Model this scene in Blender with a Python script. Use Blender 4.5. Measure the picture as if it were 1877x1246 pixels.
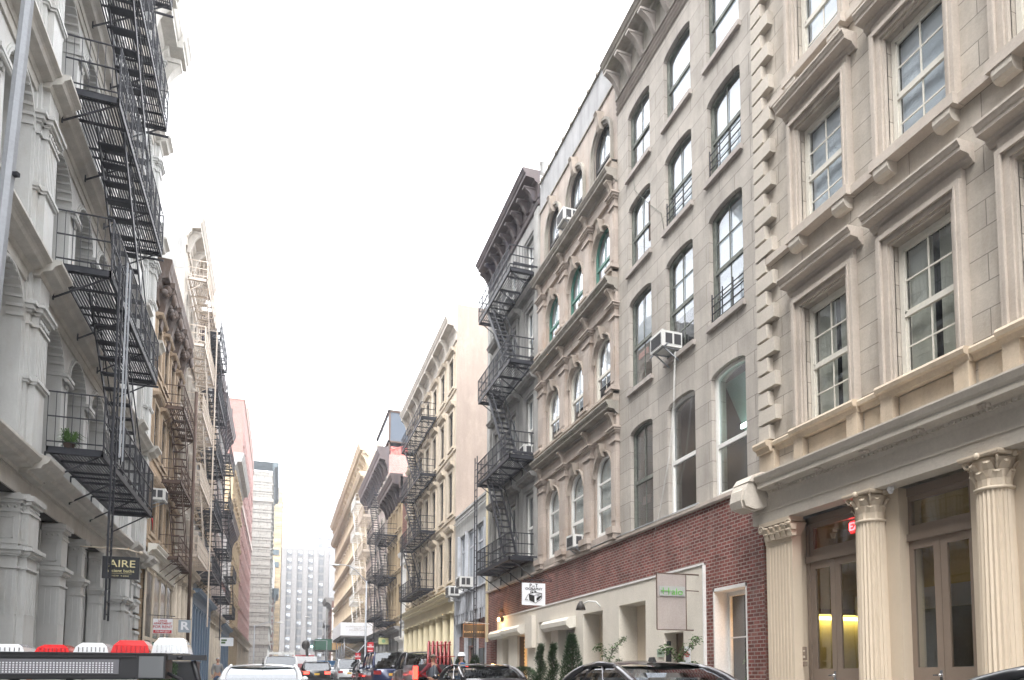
import bpy, math, random
from math import sin, cos, pi, radians, sqrt, atan2
from mathutils import Vector
random.seed(11)
sc = bpy.context.scene
COL = sc.collection
for o in list(bpy.data.objects): bpy.data.objects.remove(o)

# ------------------------------------------------------------------ camera
cd = bpy.data.cameras.new('camera'); cam = bpy.data.objects.new('camera', cd); COL.objects.link(cam)
cam.location = (0, 0, 1.3); cam.rotation_euler = (pi/2 + radians(4.2), 0, -radians(20.3))
cd.sensor_width = 36; cd.lens = 1345/1877*36
cd.shift_x = (938.5-1010)/1877; cd.shift_y = (1141-623)/1877
cd.clip_start = 0.05; cd.clip_end = 3000
sc.camera = cam
# ------------------------------------------------------------------ sky, sun, exposure
SUN_EL, SUN_AZ = radians(60), radians(215)
w = bpy.data.worlds.new('World'); sc.world = w; w.use_nodes = True
nt = w.node_tree; bg = nt.nodes['Background']
sky = nt.nodes.new('ShaderNodeTexSky'); sky.sky_type = 'NISHITA'; sky.sun_disc = False
sky.sun_elevation = SUN_EL; sky.sun_rotation = SUN_AZ; sky.air_density = 1.0; sky.dust_density = 4.0; sky.ozone_density = 1.0
hs = nt.nodes.new('ShaderNodeHueSaturation'); hs.inputs['Saturation'].default_value = 0.10
mx = nt.nodes.new('ShaderNodeMixRGB'); mx.inputs[0].default_value = 0.62; mx.inputs[2].default_value = (11.2, 11.3, 11.6, 1)
nt.links.new(sky.outputs[0], hs.inputs['Color']); nt.links.new(hs.outputs[0], mx.inputs[1]); nt.links.new(mx.outputs[0], bg.inputs[0])
bg.inputs[1].default_value = 0.15
sd = bpy.data.lights.new('sun', 'SUN'); sd.energy = 1.0; sd.angle = radians(35); sd.color = (1, .97, .93)
sun = bpy.data.objects.new('sun', sd); COL.objects.link(sun)
sun.rotation_euler = (pi/2-SUN_EL, 0, pi-SUN_AZ)
sc.view_settings.view_transform = 'Standard'; sc.view_settings.look = 'None'
sc.view_settings.exposure = 1.9; sc.view_settings.gamma = 1

# ------------------------------------------------------------------ helpers
def G(y): return 0.012*y            # the street climbs gently away from the camera
def empty(name, loc=(0,0,0), rz=0, parent=None):
    o = bpy.data.objects.new(name, None); o.empty_display_size = .3; COL.objects.link(o)
    o.location = loc; o.rotation_euler = (0,0,rz); o.parent = parent
    return o
def tag(o, label=None, cat=None, group=None, kind=None):
    if label: o['label'] = label
    if cat: o['category'] = cat
    if group: o['group'] = group
    if kind: o['kind'] = kind
    return o
class MB:
    def __init__(s): s.v = []; s.f = []; s.s = []
    def face(s, pts, sm=False):
        n = len(s.v); s.v += [tuple(p) for p in pts]; s.f.append(tuple(range(n, n+len(pts)))); s.s.append(sm)
    def idx(s, vs, fs, sm=False):
        n = len(s.v); s.v += [tuple(p) for p in vs]
        for f in fs: s.f.append(tuple(i+n for i in f)); s.s.append(sm)
    def box(s, x0, x1, y0, y1, z0, z1):
        if x0 > x1: x0, x1 = x1, x0
        if y0 > y1: y0, y1 = y1, y0
        s.idx([(x0,y0,z0),(x1,y0,z0),(x1,y1,z0),(x0,y1,z0),(x0,y0,z1),(x1,y0,z1),(x1,y1,z1),(x0,y1,z1)],
              [(0,3,2,1),(4,5,6,7),(0,1,5,4),(1,2,6,5),(2,3,7,6),(3,0,4,7)])
        return s
    def taper(s, x0, x1, y0, y1, z0, z1, dx, dy):
        s.idx([(x0,y0,z0),(x1,y0,z0),(x1,y1,z0),(x0,y1,z0),(x0+dx,y0+dy,z1),(x1-dx,y0+dy,z1),(x1-dx,y1-dy,z1),(x0+dx,y1-dy,z1)],
              [(0,3,2,1),(4,5,6,7),(0,1,5,4),(1,2,6,5),(2,3,7,6),(3,0,4,7)])
        return s
    def bar(s, p, q, w, h=None):
        h = h or w; p = Vector(p); q = Vector(q); d = q-p
        if d.length < 1e-6: return s
        d.normalize(); up = Vector((0,0,1)) if abs(d.z) < .95 else Vector((0,1,0))
        a = d.cross(up).normalized()*(w/2); b = a.cross(d).normalized()*(h/2)
        vs = [p-a-b, p+a-b, p+a+b, p-a+b, q-a-b, q+a-b, q+a+b, q-a+b]
        s.idx(vs, [(0,1,2,3),(7,6,5,4),(0,4,5,1),(1,5,6,2),(2,6,7,3),(3,7,4,0)])
        return s
    def tube(s, pts, r, n=8, caps=True):
        pts = [Vector(p) for p in pts]; rs = r if isinstance(r, (list,tuple)) else [r]*len(pts)
        base = len(s.v); prev = None
        for i, p in enumerate(pts):
            d = (pts[min(i+1,len(pts)-1)]-pts[max(i-1,0)]).normalized()
            if prev is None:
                up = Vector((0,0,1)) if abs(d.z) < .9 else Vector((1,0,0)); a = d.cross(up).normalized()
            else: a = (prev - d*prev.dot(d)).normalized()
            prev = a; b = d.cross(a)
            for k in range(n):
                t = 2*pi*k/n; s.v.append(tuple(p + (a*cos(t)+b*sin(t))*rs[i]))
        for i in range(len(pts)-1):
            for k in range(n):
                k2 = (k+1) % n
                s.f.append((base+i*n+k, base+i*n+k2, base+(i+1)*n+k2, base+(i+1)*n+k)); s.s.append(True)
        if caps:
            s.f.append(tuple(base+k for k in reversed(range(n)))); s.s.append(False)
            e = base+(len(pts)-1)*n; s.f.append(tuple(e+k for k in range(n))); s.s.append(False)
        return s
    def lathe(s, cx, cy, prof, n=16, flute=0, sm=True):
        base = len(s.v)
        for r, z in prof:
            for k in range(n):
                t = 2*pi*k/n; rr = r*(1-flute*(k % 2)) ; s.v.append((cx+rr*cos(t), cy+rr*sin(t), z))
        for i in range(len(prof)-1):
            for k in range(n):
                k2 = (k+1) % n
                s.f.append((base+i*n+k, base+i*n+k2, base+(i+1)*n+k2, base+(i+1)*n+k)); s.s.append(sm and not flute)
        s.f.append(tuple(base+k for k in reversed(range(n)))); s.s.append(False)
        e = base+(len(prof)-1)*n; s.f.append(tuple(e+k for k in range(n))); s.s.append(False)
        return s
    def prof(s, x0, x1, pts):            # a moulding profile (y,z) run along x, with end caps
        n = len(pts)
        vs = [(x0,y,z) for y,z in pts]+[(x1,y,z) for y,z in pts]
        fs = [(i,(i+1)%n,n+(i+1)%n,n+i) for i in range(n)]+[tuple(reversed(range(n))), tuple(range(n,2*n))]
        s.idx(vs, fs); return s
    def ell(s, c, r, nu=12, nv=8, z0=-1., z1=1.):
        base = len(s.v); cx,cy,cz = c; rx,ry,rz = r
        for j in range(nv+1):
            ph = math.asin(z0)+(math.asin(z1)-math.asin(z0))*j/nv
            for i in range(nu):
                t = 2*pi*i/nu; s.v.append((cx+rx*cos(ph)*cos(t), cy+ry*cos(ph)*sin(t), cz+rz*sin(ph)))
        for j in range(nv):
            for i in range(nu):
                i2 = (i+1)%nu; s.f.append((base+j*nu+i, base+j*nu+i2, base+(j+1)*nu+i2, base+(j+1)*nu+i)); s.s.append(True)
        return s
    def mesh(s, name, m):
        me = bpy.data.meshes.new(name); me.from_pydata(s.v, [], s.f)
        me.polygons.foreach_set('use_smooth', s.s)
        for k in (m if isinstance(m, (list,tuple)) else [m]): me.materials.append(k)
        me.update(); return me
    def build(s, name, m, parent=None, loc=None, rz=0):
        return inst(name, s.mesh(name, m), parent, loc, rz)
def inst(name, me, parent=None, loc=None, rz=0):
    o = bpy.data.objects.new(name, me); COL.objects.link(o); o.parent = parent
    if loc: o.location = loc
    o.rotation_euler = (0,0,rz); return o

# ------------------------------------------------------------------ materials
def newmat(name):
    m = bpy.data.materials.new(name); m.use_nodes = True; return m, m.node_tree, m.node_tree.nodes['Principled BSDF']
def N(nt, t, **k):
    n = nt.nodes.new('ShaderNode'+t)
    for a, b in k.items():
        if a in n.inputs: n.inputs[a].default_value = b
        else: setattr(n, a, b)
    return n
def noise(nt, vec, scale, detail=4, rough=.6):
    n = N(nt, 'TexNoise', Scale=scale, Detail=detail, Roughness=rough); nt.links.new(vec, n.inputs['Vector']); return n.outputs['Fac']
def rng(nt, v, a, b, c, d):
    n = N(nt, 'MapRange'); nt.links.new(v, n.inputs[0])
    for i, x in enumerate((a,b,c,d)): n.inputs[i+1].default_value = x
    return n.outputs[0]
def mul(nt, col, v):
    n = N(nt, 'VectorMath', operation='SCALE'); nt.links.new(col, n.inputs[0]); nt.links.new(v, n.inputs['Scale']); return n.outputs[0]
def mixc(nt, f, a, b):
    n = N(nt, 'MixRGB'); nt.links.new(f, n.inputs[0])
    for i, x in ((1,a),(2,b)):
        if isinstance(x, tuple): n.inputs[i].default_value = (*x,1)
        else: nt.links.new(x, n.inputs[i])
    return n.outputs[0]
def surf(name, col, rough=.75, metal=0., var=.12, vs=1.2, streak=.12, stain=None, stainamt=.5, blocks=None, joint=.55, bump=.25, bvar=.08, spec=.35, fine=.06):
    """a weathered wall / paint / metal: patchy tone, vertical rain streaks, stain patches, optional block joints"""
    m, nt, b = newmat(name)
    tc = N(nt, 'TexCoord'); sp = N(nt, 'SeparateXYZ'); nt.links.new(tc.outputs['Object'], sp.inputs[0])
    ad = N(nt, 'Math', operation='ADD'); nt.links.new(sp.outputs[0], ad.inputs[0]); nt.links.new(sp.outputs[1], ad.inputs[1])
    uv = N(nt, 'CombineXYZ'); nt.links.new(ad.outputs[0], uv.inputs[0]); nt.links.new(sp.outputs[2], uv.inputs[1])
    P = tc.outputs['Object']
    rgb = N(nt, 'RGB'); rgb.outputs[0].default_value = (*col,1); c = rgb.outputs[0]
    hgt = None
    if blocks:
        bt = N(nt, 'TexBrick'); bt.inputs['Scale'].default_value = 1; bt.inputs['Brick Width'].default_value = blocks[0]; bt.inputs['Row Height'].default_value = blocks[1]
        bt.inputs['Mortar Size'].default_value = blocks[2]; bt.inputs['Mortar Smooth'].default_value = .2; bt.inputs['Bias'].default_value = 0
        bt.inputs['Color1'].default_value = tuple(x*(1-bvar) for x in col)+(1,); bt.inputs['Color2'].default_value = tuple(min(1,x*(1+bvar)) for x in col)+(1,)
        bt.inputs['Mortar'].default_value = (tuple(joint) if isinstance(joint, tuple) else tuple(x*joint for x in col))+(1,)
        nt.links.new(uv.outputs[0], bt.inputs['Vector']); c = bt.outputs['Color']; hgt = bt.outputs['Fac']
    c = mul(nt, c, rng(nt, noise(nt, P, vs, 5), .3, .7, 1-var, 1+var))
    if fine: c = mul(nt, c, rng(nt, noise(nt, P, 22, 3), .3, .7, 1-fine, 1+fine))
    if streak:
        mp = N(nt, 'Mapping'); mp.inputs['Scale'].default_value = (2.6,2.6,.3); nt.links.new(P, mp.inputs[0])
        c = mul(nt, c, rng(nt, noise(nt, mp.outputs[0], 1, 3), .4, .75, 1+streak*.2, 1-streak*.9))
    if stain:
        mp = N(nt, 'Mapping'); mp.inputs['Scale'].default_value = (1,1,.5); nt.links.new(P, mp.inputs[0])
        c = mixc(nt, rng(nt, noise(nt, mp.outputs[0], 1.7, 6, .65), .52, .75, 0, stainamt), c, stain)
    nt.links.new(c, b.inputs['Base Color'])
    b.inputs['Roughness'].default_value = rough; b.inputs['Metallic'].default_value = metal; b.inputs['Specular IOR Level'].default_value = spec
    if bump:
        bp = N(nt, 'Bump', Strength=bump, Distance=.02)
        nt.links.new(noise(nt, P, 30, 3), bp.inputs['Height'])
        if hgt:
            b2 = N(nt, 'Bump', Strength=.6, Distance=.012, invert=True); nt.links.new(hgt, b2.inputs['Height']); nt.links.new(bp.outputs[0], b2.inputs['Normal']); bp = b2
        nt.links.new(bp.outputs[0], b.inputs['Normal'])
    return m
def plain(name, col, rough=.5, metal=0., emit=None, es=1., spec=.5, coat=0.):
    m, nt, b = newmat(name); b.inputs['Base Color'].default_value = (*col,1); b.inputs['Roughness'].default_value = rough; b.inputs['Metallic'].default_value = metal
    b.inputs['Specular IOR Level'].default_value = spec; b.inputs['Coat Weight'].default_value = coat; b.inputs['Coat Roughness'].default_value = .03
    if emit: b.inputs['Emission Color'].default_value = (*emit,1); b.inputs['Emission Strength'].default_value = es
    return m
def glass(name, tint=(.75,.8,.8), rough=.02, wave=.02, base=.05, k=1.25):
    m, nt, b = newmat(name); nt.nodes.remove(b); out = nt.nodes['Material Output']
    tr = N(nt, 'BsdfTransparent'); tr.inputs[0].default_value = (*tint,1)
    gl = N(nt, 'BsdfGlossy'); gl.inputs['Roughness'].default_value = rough; gl.inputs['Color'].default_value = (.93,.96,1,1)
    tc = N(nt, 'TexCoord'); bp = N(nt, 'Bump', Strength=wave, Distance=.05); nt.links.new(noise(nt, tc.outputs['Object'], 1.3, 1), bp.inputs['Height']); nt.links.new(bp.outputs[0], gl.inputs['Normal'])
    # two-sided Schlick reflectance of a thin pane
    ge = N(nt, 'NewGeometry'); dt = N(nt, 'VectorMath', operation='DOT_PRODUCT'); nt.links.new(ge.outputs['Normal'], dt.inputs[0]); nt.links.new(ge.outputs['Incoming'], dt.inputs[1])
    ab = N(nt, 'Math', operation='ABSOLUTE'); nt.links.new(dt.outputs['Value'], ab.inputs[0]); om = N(nt, 'Math', operation='SUBTRACT', use_clamp=True); om.inputs[0].default_value = 1; nt.links.new(ab.outputs[0], om.inputs[1])
    pw = N(nt, 'Math', operation='POWER'); nt.links.new(om.outputs[0], pw.inputs[0]); pw.inputs[1].default_value = 4.2
    mth = N(nt, 'Math', operation='MULTIPLY_ADD', use_clamp=True); nt.links.new(pw.outputs[0], mth.inputs[0]); mth.inputs[1].default_value = k*.95; mth.inputs[2].default_value = base+.05
    mix = N(nt, 'MixShader'); nt.links.new(mth.outputs[0], mix.inputs[0]); nt.links.new(tr.outputs[0], mix.inputs[1]); nt.links.new(gl.outputs[0], mix.inputs[2]); nt.links.new(mix.outputs[0], out.inputs[0])
    return m
def paint(name, col, flake=0.):
    m, nt, b = newmat(name); tc = N(nt, 'TexCoord'); rgb = N(nt, 'RGB'); rgb.outputs[0].default_value = (*col,1)
    nt.links.new(mul(nt, rgb.outputs[0], rng(nt, noise(nt, tc.outputs['Object'], 3, 5), .3, .7, .9, 1.08)), b.inputs['Base Color'])
    b.inputs['Roughness'].default_value = .32; b.inputs['Metallic'].default_value = flake; b.inputs['Coat Weight'].default_value = .9; b.inputs['Coat Roughness'].default_value = .04
    return m
M = {}
M['lime'] = surf('limestone', (.455,.41,.355), blocks=(1.35,.42,.009), joint=.5, stain=(.30,.25,.20), stainamt=.7, var=.14, bvar=.09, streak=.18)
M['limetrim'] = surf('limestone_trim', (.47,.415,.36), stain=(.27,.22,.18), stainamt=.25, streak=.06)
M['limeware'] = surf('limestone_warm', (.47,.39,.30), stain=(.55,.44,.30), stainamt=.6, streak=.2)
M['quoin'] = surf('limestone_quoin', (.50,.455,.395), var=.07, streak=.05)
M['gstone'] = surf('grey_brown_stone', (.41,.375,.335), blocks=(1.25,.5,.009), joint=.5, stain=(.27,.24,.215), stainamt=.6, var=.12, bvar=.09, streak=.2)
M['gtrim'] = surf('stone_sill', (.40,.36,.33), streak=.2)
M['bstone'] = surf('brownstone', (.42,.36,.315), blocks=(1.4,.55,.004), joint=.8, stain=(.30,.20,.13), stainamt=.6, var=.10, streak=.2)
M['btrim'] = surf('brownstone_trim', (.40,.345,.295), stain=(.20,.16,.12), stainamt=.6, streak=.25)
M['bdark'] = surf('weathered_cornice', (.31,.285,.25), stain=(.16,.17,.12), stainamt=.7, streak=.3)
M['stucco'] = surf('grey_stucco', (.34,.34,.345), stain=(.28,.27,.26), stainamt=.4, streak=.3, bump=.15)
M['fstone'] = surf('sooty_grey_stone', (.33,.325,.31), stain=(.19,.19,.185), stainamt=.75, streak=.35, var=.16)
M['ftrim'] = surf('sooty_trim', (.26,.255,.245), stain=(.15,.15,.145), stainamt=.6, streak=.35)
M['fcorn'] = surf('dark_brown_cornice', (.10,.08,.08), rough=.55, stain=(.05,.055,.09), stainamt=.8)
M['brick'] = surf('red_brick', (.175,.052,.042), blocks=(.215,.0835,.012), joint=(.31,.25,.22), bvar=.32, var=.28, vs=1.3, streak=.2, stain=(.24,.18,.16), stainamt=.6, bump=.35)
M['brickd'] = surf('old_dark_brick', (.17,.07,.055), blocks=(.22,.08,.012), joint=(.20,.15,.13), bvar=.3, stain=(.25,.2,.18), stainamt=.5)
M['brickp'] = surf('weathered_pink_brick', (.36,.17,.15), blocks=(.22,.08,.014), joint=(.5,.42,.40), bvar=.25, stain=(.5,.4,.37), stainamt=.6)
M['brickr'] = surf('bright_red_brick', (.30,.14,.12), blocks=(.25,.09,.012), joint=(.45,.3,.28), bvar=.15, var=.08)
M['cream'] = surf('cream_render', (.68,.63,.55), var=.04, streak=.04, stain=(.55,.50,.43), stainamt=.3, bump=.15)
M['creamp'] = surf('cream_gloss_paint', (.62,.525,.41), rough=.42, var=.03, streak=0, bump=.05, fine=.02)
M['creamg'] = surf('yellow_cream_paint', (.66,.575,.385), rough=.5, var=.05, streak=.08)
M['wcream'] = surf('warm_white_stone', (.52,.45,.36), stain=(.42,.36,.27), stainamt=.5, streak=.25)
M['beige'] = surf('beige_stucco', (.37,.30,.255), var=.05, streak=.12, stain=(.50,.41,.35), stainamt=.5, vs=.5)
M['white'] = surf('white_paint', (.74,.73,.71), rough=.5, var=.05, streak=.10)
M['wpaint'] = surf('white_window_paint', (.66,.63,.56), rough=.45, var=.05, streak=.1, bump=0)
M['wwhite'] = surf('bright_window_paint', (.74,.73,.70), rough=.45, var=.05, streak=.05, bump=0)
M['wgreen'] = surf('green_window_paint', (.07,.19,.15), rough=.5, var=.1, bump=0)
M['wold'] = surf('peeling_window_paint', (.14,.15,.13), rough=.6, var=.3, vs=8, stain=(.45,.44,.40), stainamt=.8, bump=0)
M['wdark'] = surf('dark_window_paint', (.05,.045,.042), rough=.5, bump=0)
M['taupe'] = surf('taupe_door_paint', (.245,.19,.15), rough=.4, var=.05, streak=.04, bump=.04, fine=.02)
M['iron'] = surf('cast_iron_grey_paint', (.50,.505,.495), rough=.55, var=.05, streak=.14, stain=(.36,.31,.25), stainamt=.4, bump=.06, fine=.03)
M['irond'] = surf('cast_iron_cornice_paint', (.47,.455,.42), rough=.55, var=.07, streak=.2, stain=(.30,.25,.20), stainamt=.55, bump=.06)
M['black'] = surf('black_iron', (.028,.03,.038), rough=.55, metal=.2, var=.2, streak=0, bump=.05, stain=(.07,.07,.08), stainamt=.5)
M['steel'] = surf('galvanised_steel', (.36,.38,.41), rough=.6, metal=.3, var=.1, streak=.08, bump=.03)
M['rust'] = surf('rusty_brown_paint', (.10,.065,.05), rough=.7, var=.25, streak=.1)
M['creamfe'] = surf('cream_fire_escape_paint', (.62,.54,.46), rough=.5, var=.08, stain=(.3,.2,.14), stainamt=.4)
M['b2'] = surf('tan_rusticated_stone', (.36,.265,.175), blocks=(1.3,.42,.016), joint=.4, stain=(.24,.18,.13), stainamt=.6, bvar=.1)
M['b2t'] = surf('tan_trim', (.36,.28,.20), stain=(.2,.15,.11), stainamt=.5, streak=.2)
M['b2c'] = surf('ornate_rusty_cornice', (.10,.07,.055), stain=(.22,.21,.21), stainamt=.8, vs=5, rough=.7)
M['wst'] = surf('white_marble', (.46,.425,.38), stain=(.45,.33,.25), stainamt=.45, streak=.2)
M['dgrey'] = surf('dark_grey_stone', (.22,.215,.21), streak=.2)
M['bluep'] = surf('slate_blue_paint', (.13,.19,.27), rough=.5, var=.05)
M['tany'] = surf('yellow_tan_stone', (.52,.41,.26), blocks=(1.2,.5,.01), joint=.7)
M['tanb'] = surf('tan_stone', (.40,.31,.20), streak=.15)
M['pinkst'] = surf('pinkish_white_stone', (.52,.44,.40), stain=(.36,.25,.22), stainamt=.6, streak=.2)
M['hcream'] = surf('cream_cast_iron', (.52,.43,.31), rough=.55, var=.06, streak=.14)
M['grst'] = surf('grey_office_stone', (.33,.325,.30), blocks=(1.6,.9,.05), joint=.45, bvar=.06)
M['grtrim'] = surf('grey_office_trim', (.34,.335,.31))
M['green'] = surf('green_copper', (.09,.12,.135), rough=.6)
M['tower'] = surf('pale_tower_stone', (.25,.24,.235), streak=.1)
M['asph'] = surf('asphalt', (.055,.056,.058), rough=.85, var=.2, streak=0, stain=(.09,.09,.09), stainamt=.5, bump=.4, spec=.5)
M['walk'] = surf('sidewalk_concrete', (.27,.265,.25), blocks=(1.5,1.5,.02), joint=.6, rough=.85)
M['kerb'] = surf('kerb_stone', (.22,.215,.21), rough=.8)
M['concr'] = surf('concrete_band', (.36,.36,.35), streak=.35, stain=(.24,.24,.23), stainamt=.5)
M['corr'] = surf('corrugated_grey_boards', (.50,.52,.56), streak=.5, stain=(.2,.17,.15), stainamt=.5)
M['dark'] = plain('dark_interior', (.06,.058,.053), .9, spec=.1)
M['blind'] = surf('window_blind', (.56,.60,.65), var=.05, streak=0, bump=0, fine=0)
M['curt'] = surf('net_curtain', (.62,.62,.58), var=.1, streak=.3, bump=0)
M['glass'] = glass('window_glass', tint=(.92,.95,.96), wave=.05)
M['glassd'] = glass('clear_glass', tint=(.85,.87,.84), wave=.03, base=.09, k=1.5)
M['glasst'] = glass('tinted_car_glass', tint=(.06,.085,.078), wave=.01, base=.07, k=1.3)
M['glassb'] = glass('dusty_glass', tint=(.5,.52,.52), wave=.12, base=.2, rough=.12)
M['acw'] = surf('air_conditioner_white', (.66,.66,.64), rough=.5, var=.04, streak=.1, bump=0)
M['acg'] = plain('air_conditioner_grille', (.05,.05,.055), .6)
M['signblk'] = plain('sign_black', (.014,.016,.02), .35)
M['gold'] = plain('sign_gold_lettering', (.75,.68,.38), .4)
M['signw'] = plain('sign_white', (.80,.81,.84), .4)
M['signr'] = plain('sign_red', (.50,.02,.03), .45)
M['ink'] = plain('black_ink', (.012,.012,.012), .5)
M['lampw'] = plain('warm_lamp', (1,.75,.4), .4, emit=(1,.62,.25), es=9)
M['leafd'] = surf('dark_leaf', (.035,.07,.025), var=.35, vs=6, streak=0, bump=0, rough=.6, fine=.2)
M['leafg'] = surf('green_leaf', (.07,.14,.035), var=.35, vs=6, streak=0, bump=0, rough=.55, fine=.2)
M['tyre'] = plain('tyre_rubber', (.02,.02,.021), .85)
M['rim'] = plain('alloy_rim', (.45,.46,.48), .35, .8)
M['chrome'] = plain('chrome', (.75,.76,.78), .12, 1)
M['pwhite'] = paint('white_car_paint', (.74,.76,.78)); M['pblack'] = paint('black_car_paint', (.018,.019,.022)); M['pdk'] = paint('dark_grey_car_paint', (.05,.05,.055), .4)
M['pnavy'] = paint('navy_car_paint', (.02,.03,.09), .2); M['pred'] = paint('red_truck_paint', (.33,.03,.03)); M['psilver'] = paint('graphite_car_paint', (.055,.052,.058), .55)
M['pblue'] = paint('blue_dumpster_paint', (.03,.13,.28)); M['tail'] = plain('tail_lamp', (.30,.008,.01), .2, coat=.8)
M['brake'] = plain('lit_brake_lamp', (.6,.02,.02), .2, emit=(1,.05,.03), es=1.8); M['plate'] = plain('number_plate', (.75,.45,.06), .5)
M['plast'] = plain('black_plastic', (.025,.026,.03), .45)

TXT = {}
def text(body, size, m, parent, loc, rot=(pi/2,0,0), depth=.004, align='CENTER', name='lettering', sx=1., bold=0.):
    cu = bpy.data.curves.new('t', 'FONT'); cu.body = body; cu.size = size; cu.align_x = align; cu.align_y = 'CENTER'; cu.extrude = depth; cu.resolution_u = 3; cu.offset = bold
    t = bpy.data.objects.new('t', cu); COL.objects.link(t)
    dg = bpy.context.evaluated_depsgraph_get(); me = bpy.data.meshes.new_from_object(t.evaluated_get(dg)); bpy.data.objects.remove(t)
    me.materials.clear(); me.materials.append(m)
    o = inst(name, me, parent, loc); o.rotation_euler = rot; o.scale = (sx,1,1); return o

# ------------------------------------------------------------------ building frame
class B:
    """facade frame: local x runs to the right as you face it, local y goes into the building, z up"""
    def __init__(s, name, label, side, X, Y0, Y1, cat='building', group=None):
        s.side = side; s.Y0 = Y0; s.Y1 = Y1; s.W = Y1-Y0; s.X = X
        s.root = empty(name, (X, Y1 if side == 'R' else Y0, 0), -pi/2 if side == 'R' else pi/2)
        tag(s.root, label, cat, group)
    def u(s, Y): return s.Y1-Y if s.side == 'R' else Y-s.Y0
    def put(s, mb, name, m, parent=None, loc=None): return mb.build(name, m, parent or s.root, loc)
def outline(w, h, arch, n=12):
    p = [(-w/2,0),(w/2,0)]
    if arch == 'r':
        r = w/2; p += [(r*cos(pi*i/n), h-r+r*sin(pi*i/n)) for i in range(n+1)]
    elif arch == 's':
        rise = w*.13; hs = h-rise
        p += [(w/2*cos(pi*i/n), hs+rise*sin(pi*i/n)**.8 if 0 < i < n else hs) for i in range(n+1)]
    else: p += [(w/2,h),(-w/2,h)]
    return p
def topz(w, h, arch, x):
    t = max(0, 1-(2*x/w)**2)
    if arch == 'r': return h-w/2+w/2*sqrt(t)
    if arch == 's': return h-w*.13+w*.13*sqrt(t)**.8
    return h
def wall(b, m, z0, z1, ops, depth=.35, x0=0., x1=None, y=0., name='wall', closed=True, back=9., roofz=None, parent=None, sides=True):
    """facade sheet with real openings (x, z, w, h, arch), deep reveals, side walls and roof"""
    x1 = b.W if x1 is None else x1; mb = MB()
    xs = sorted({x0, x1, *[round(o[0]-o[2]/2,4) for o in ops], *[round(o[0]+o[2]/2,4) for o in ops]})
    zs = sorted({z0, z1, *[round(o[1],4) for o in ops], *[round(o[1]+o[3],4) for o in ops]})
    xs = [x for x in xs if x0 <= x <= x1]; zs = [z for z in zs if z0 <= z <= z1]
    for i in range(len(xs)-1):
        cx = (xs[i]+xs[i+1])/2; col = [o for o in ops if abs(o[0]-cx) < o[2]/2]
        run = None
        for j in range(len(zs)-1):
            cz = (zs[j]+zs[j+1])/2
            hit = any(o[1] < cz < o[1]+o[3] for o in col)
            if not hit: run = [zs[j], zs[j+1]] if run is None else [run[0], zs[j+1]]
            if run and (hit or j == len(zs)-2):
                mb.face([(xs[i],y,run[0]),(xs[i+1],y,run[0]),(xs[i+1],y,run[1]),(xs[i],y,run[1])]); run = None
    for (xc, zb, w_, h_, arch) in ops:
        ol = [(xc+px, zb+pz) for px, pz in outline(w_, h_, arch)]
        n = len(ol)
        for i in range(n):
            a, c = ol[i], ol[(i+1)%n]
            mb.face([(a[0],y,a[1]),(c[0],y,c[1]),(c[0],y+depth,c[1]),(a[0],y+depth,a[1])])
        if arch:
            arc = ol[2:]; zt = zb+h_
            for i in range(len(arc)-1):
                a, c = arc[i], arc[i+1]
                mb.face([(c[0],y,c[1]),(a[0],y,a[1]),(a[0],y,zt),(c[0],y,zt)])
    if closed:
        rz = roofz or z1
        if sides:
            for xx, fl in ((x0,1),(x1,0)):
                q = [(xx,y,z0),(xx,y,z1),(xx,back,z1),(xx,back,z0)]; mb.face(q if fl else q[::-1])
        mb.face([(x0,back,z0),(x0,back,z1),(x1,back,z1),(x1,back,z0)])
        mb.face([(x0,y,rz),(x1,y,rz),(x1,back,rz),(x0,back,rz)])
    o = b.put(mb, name, m, parent)
    if ops:
        di = MB(); di.face([(x0+.05,y+1.3,z0),(x1-.05,y+1.3,z0),(x1-.05,y+1.3,z1-.05),(x0+.05,y+1.3,z1-.05)])
        b.put(di, 'interior', M['dark'], o)
    return o
WC = {}
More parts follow.
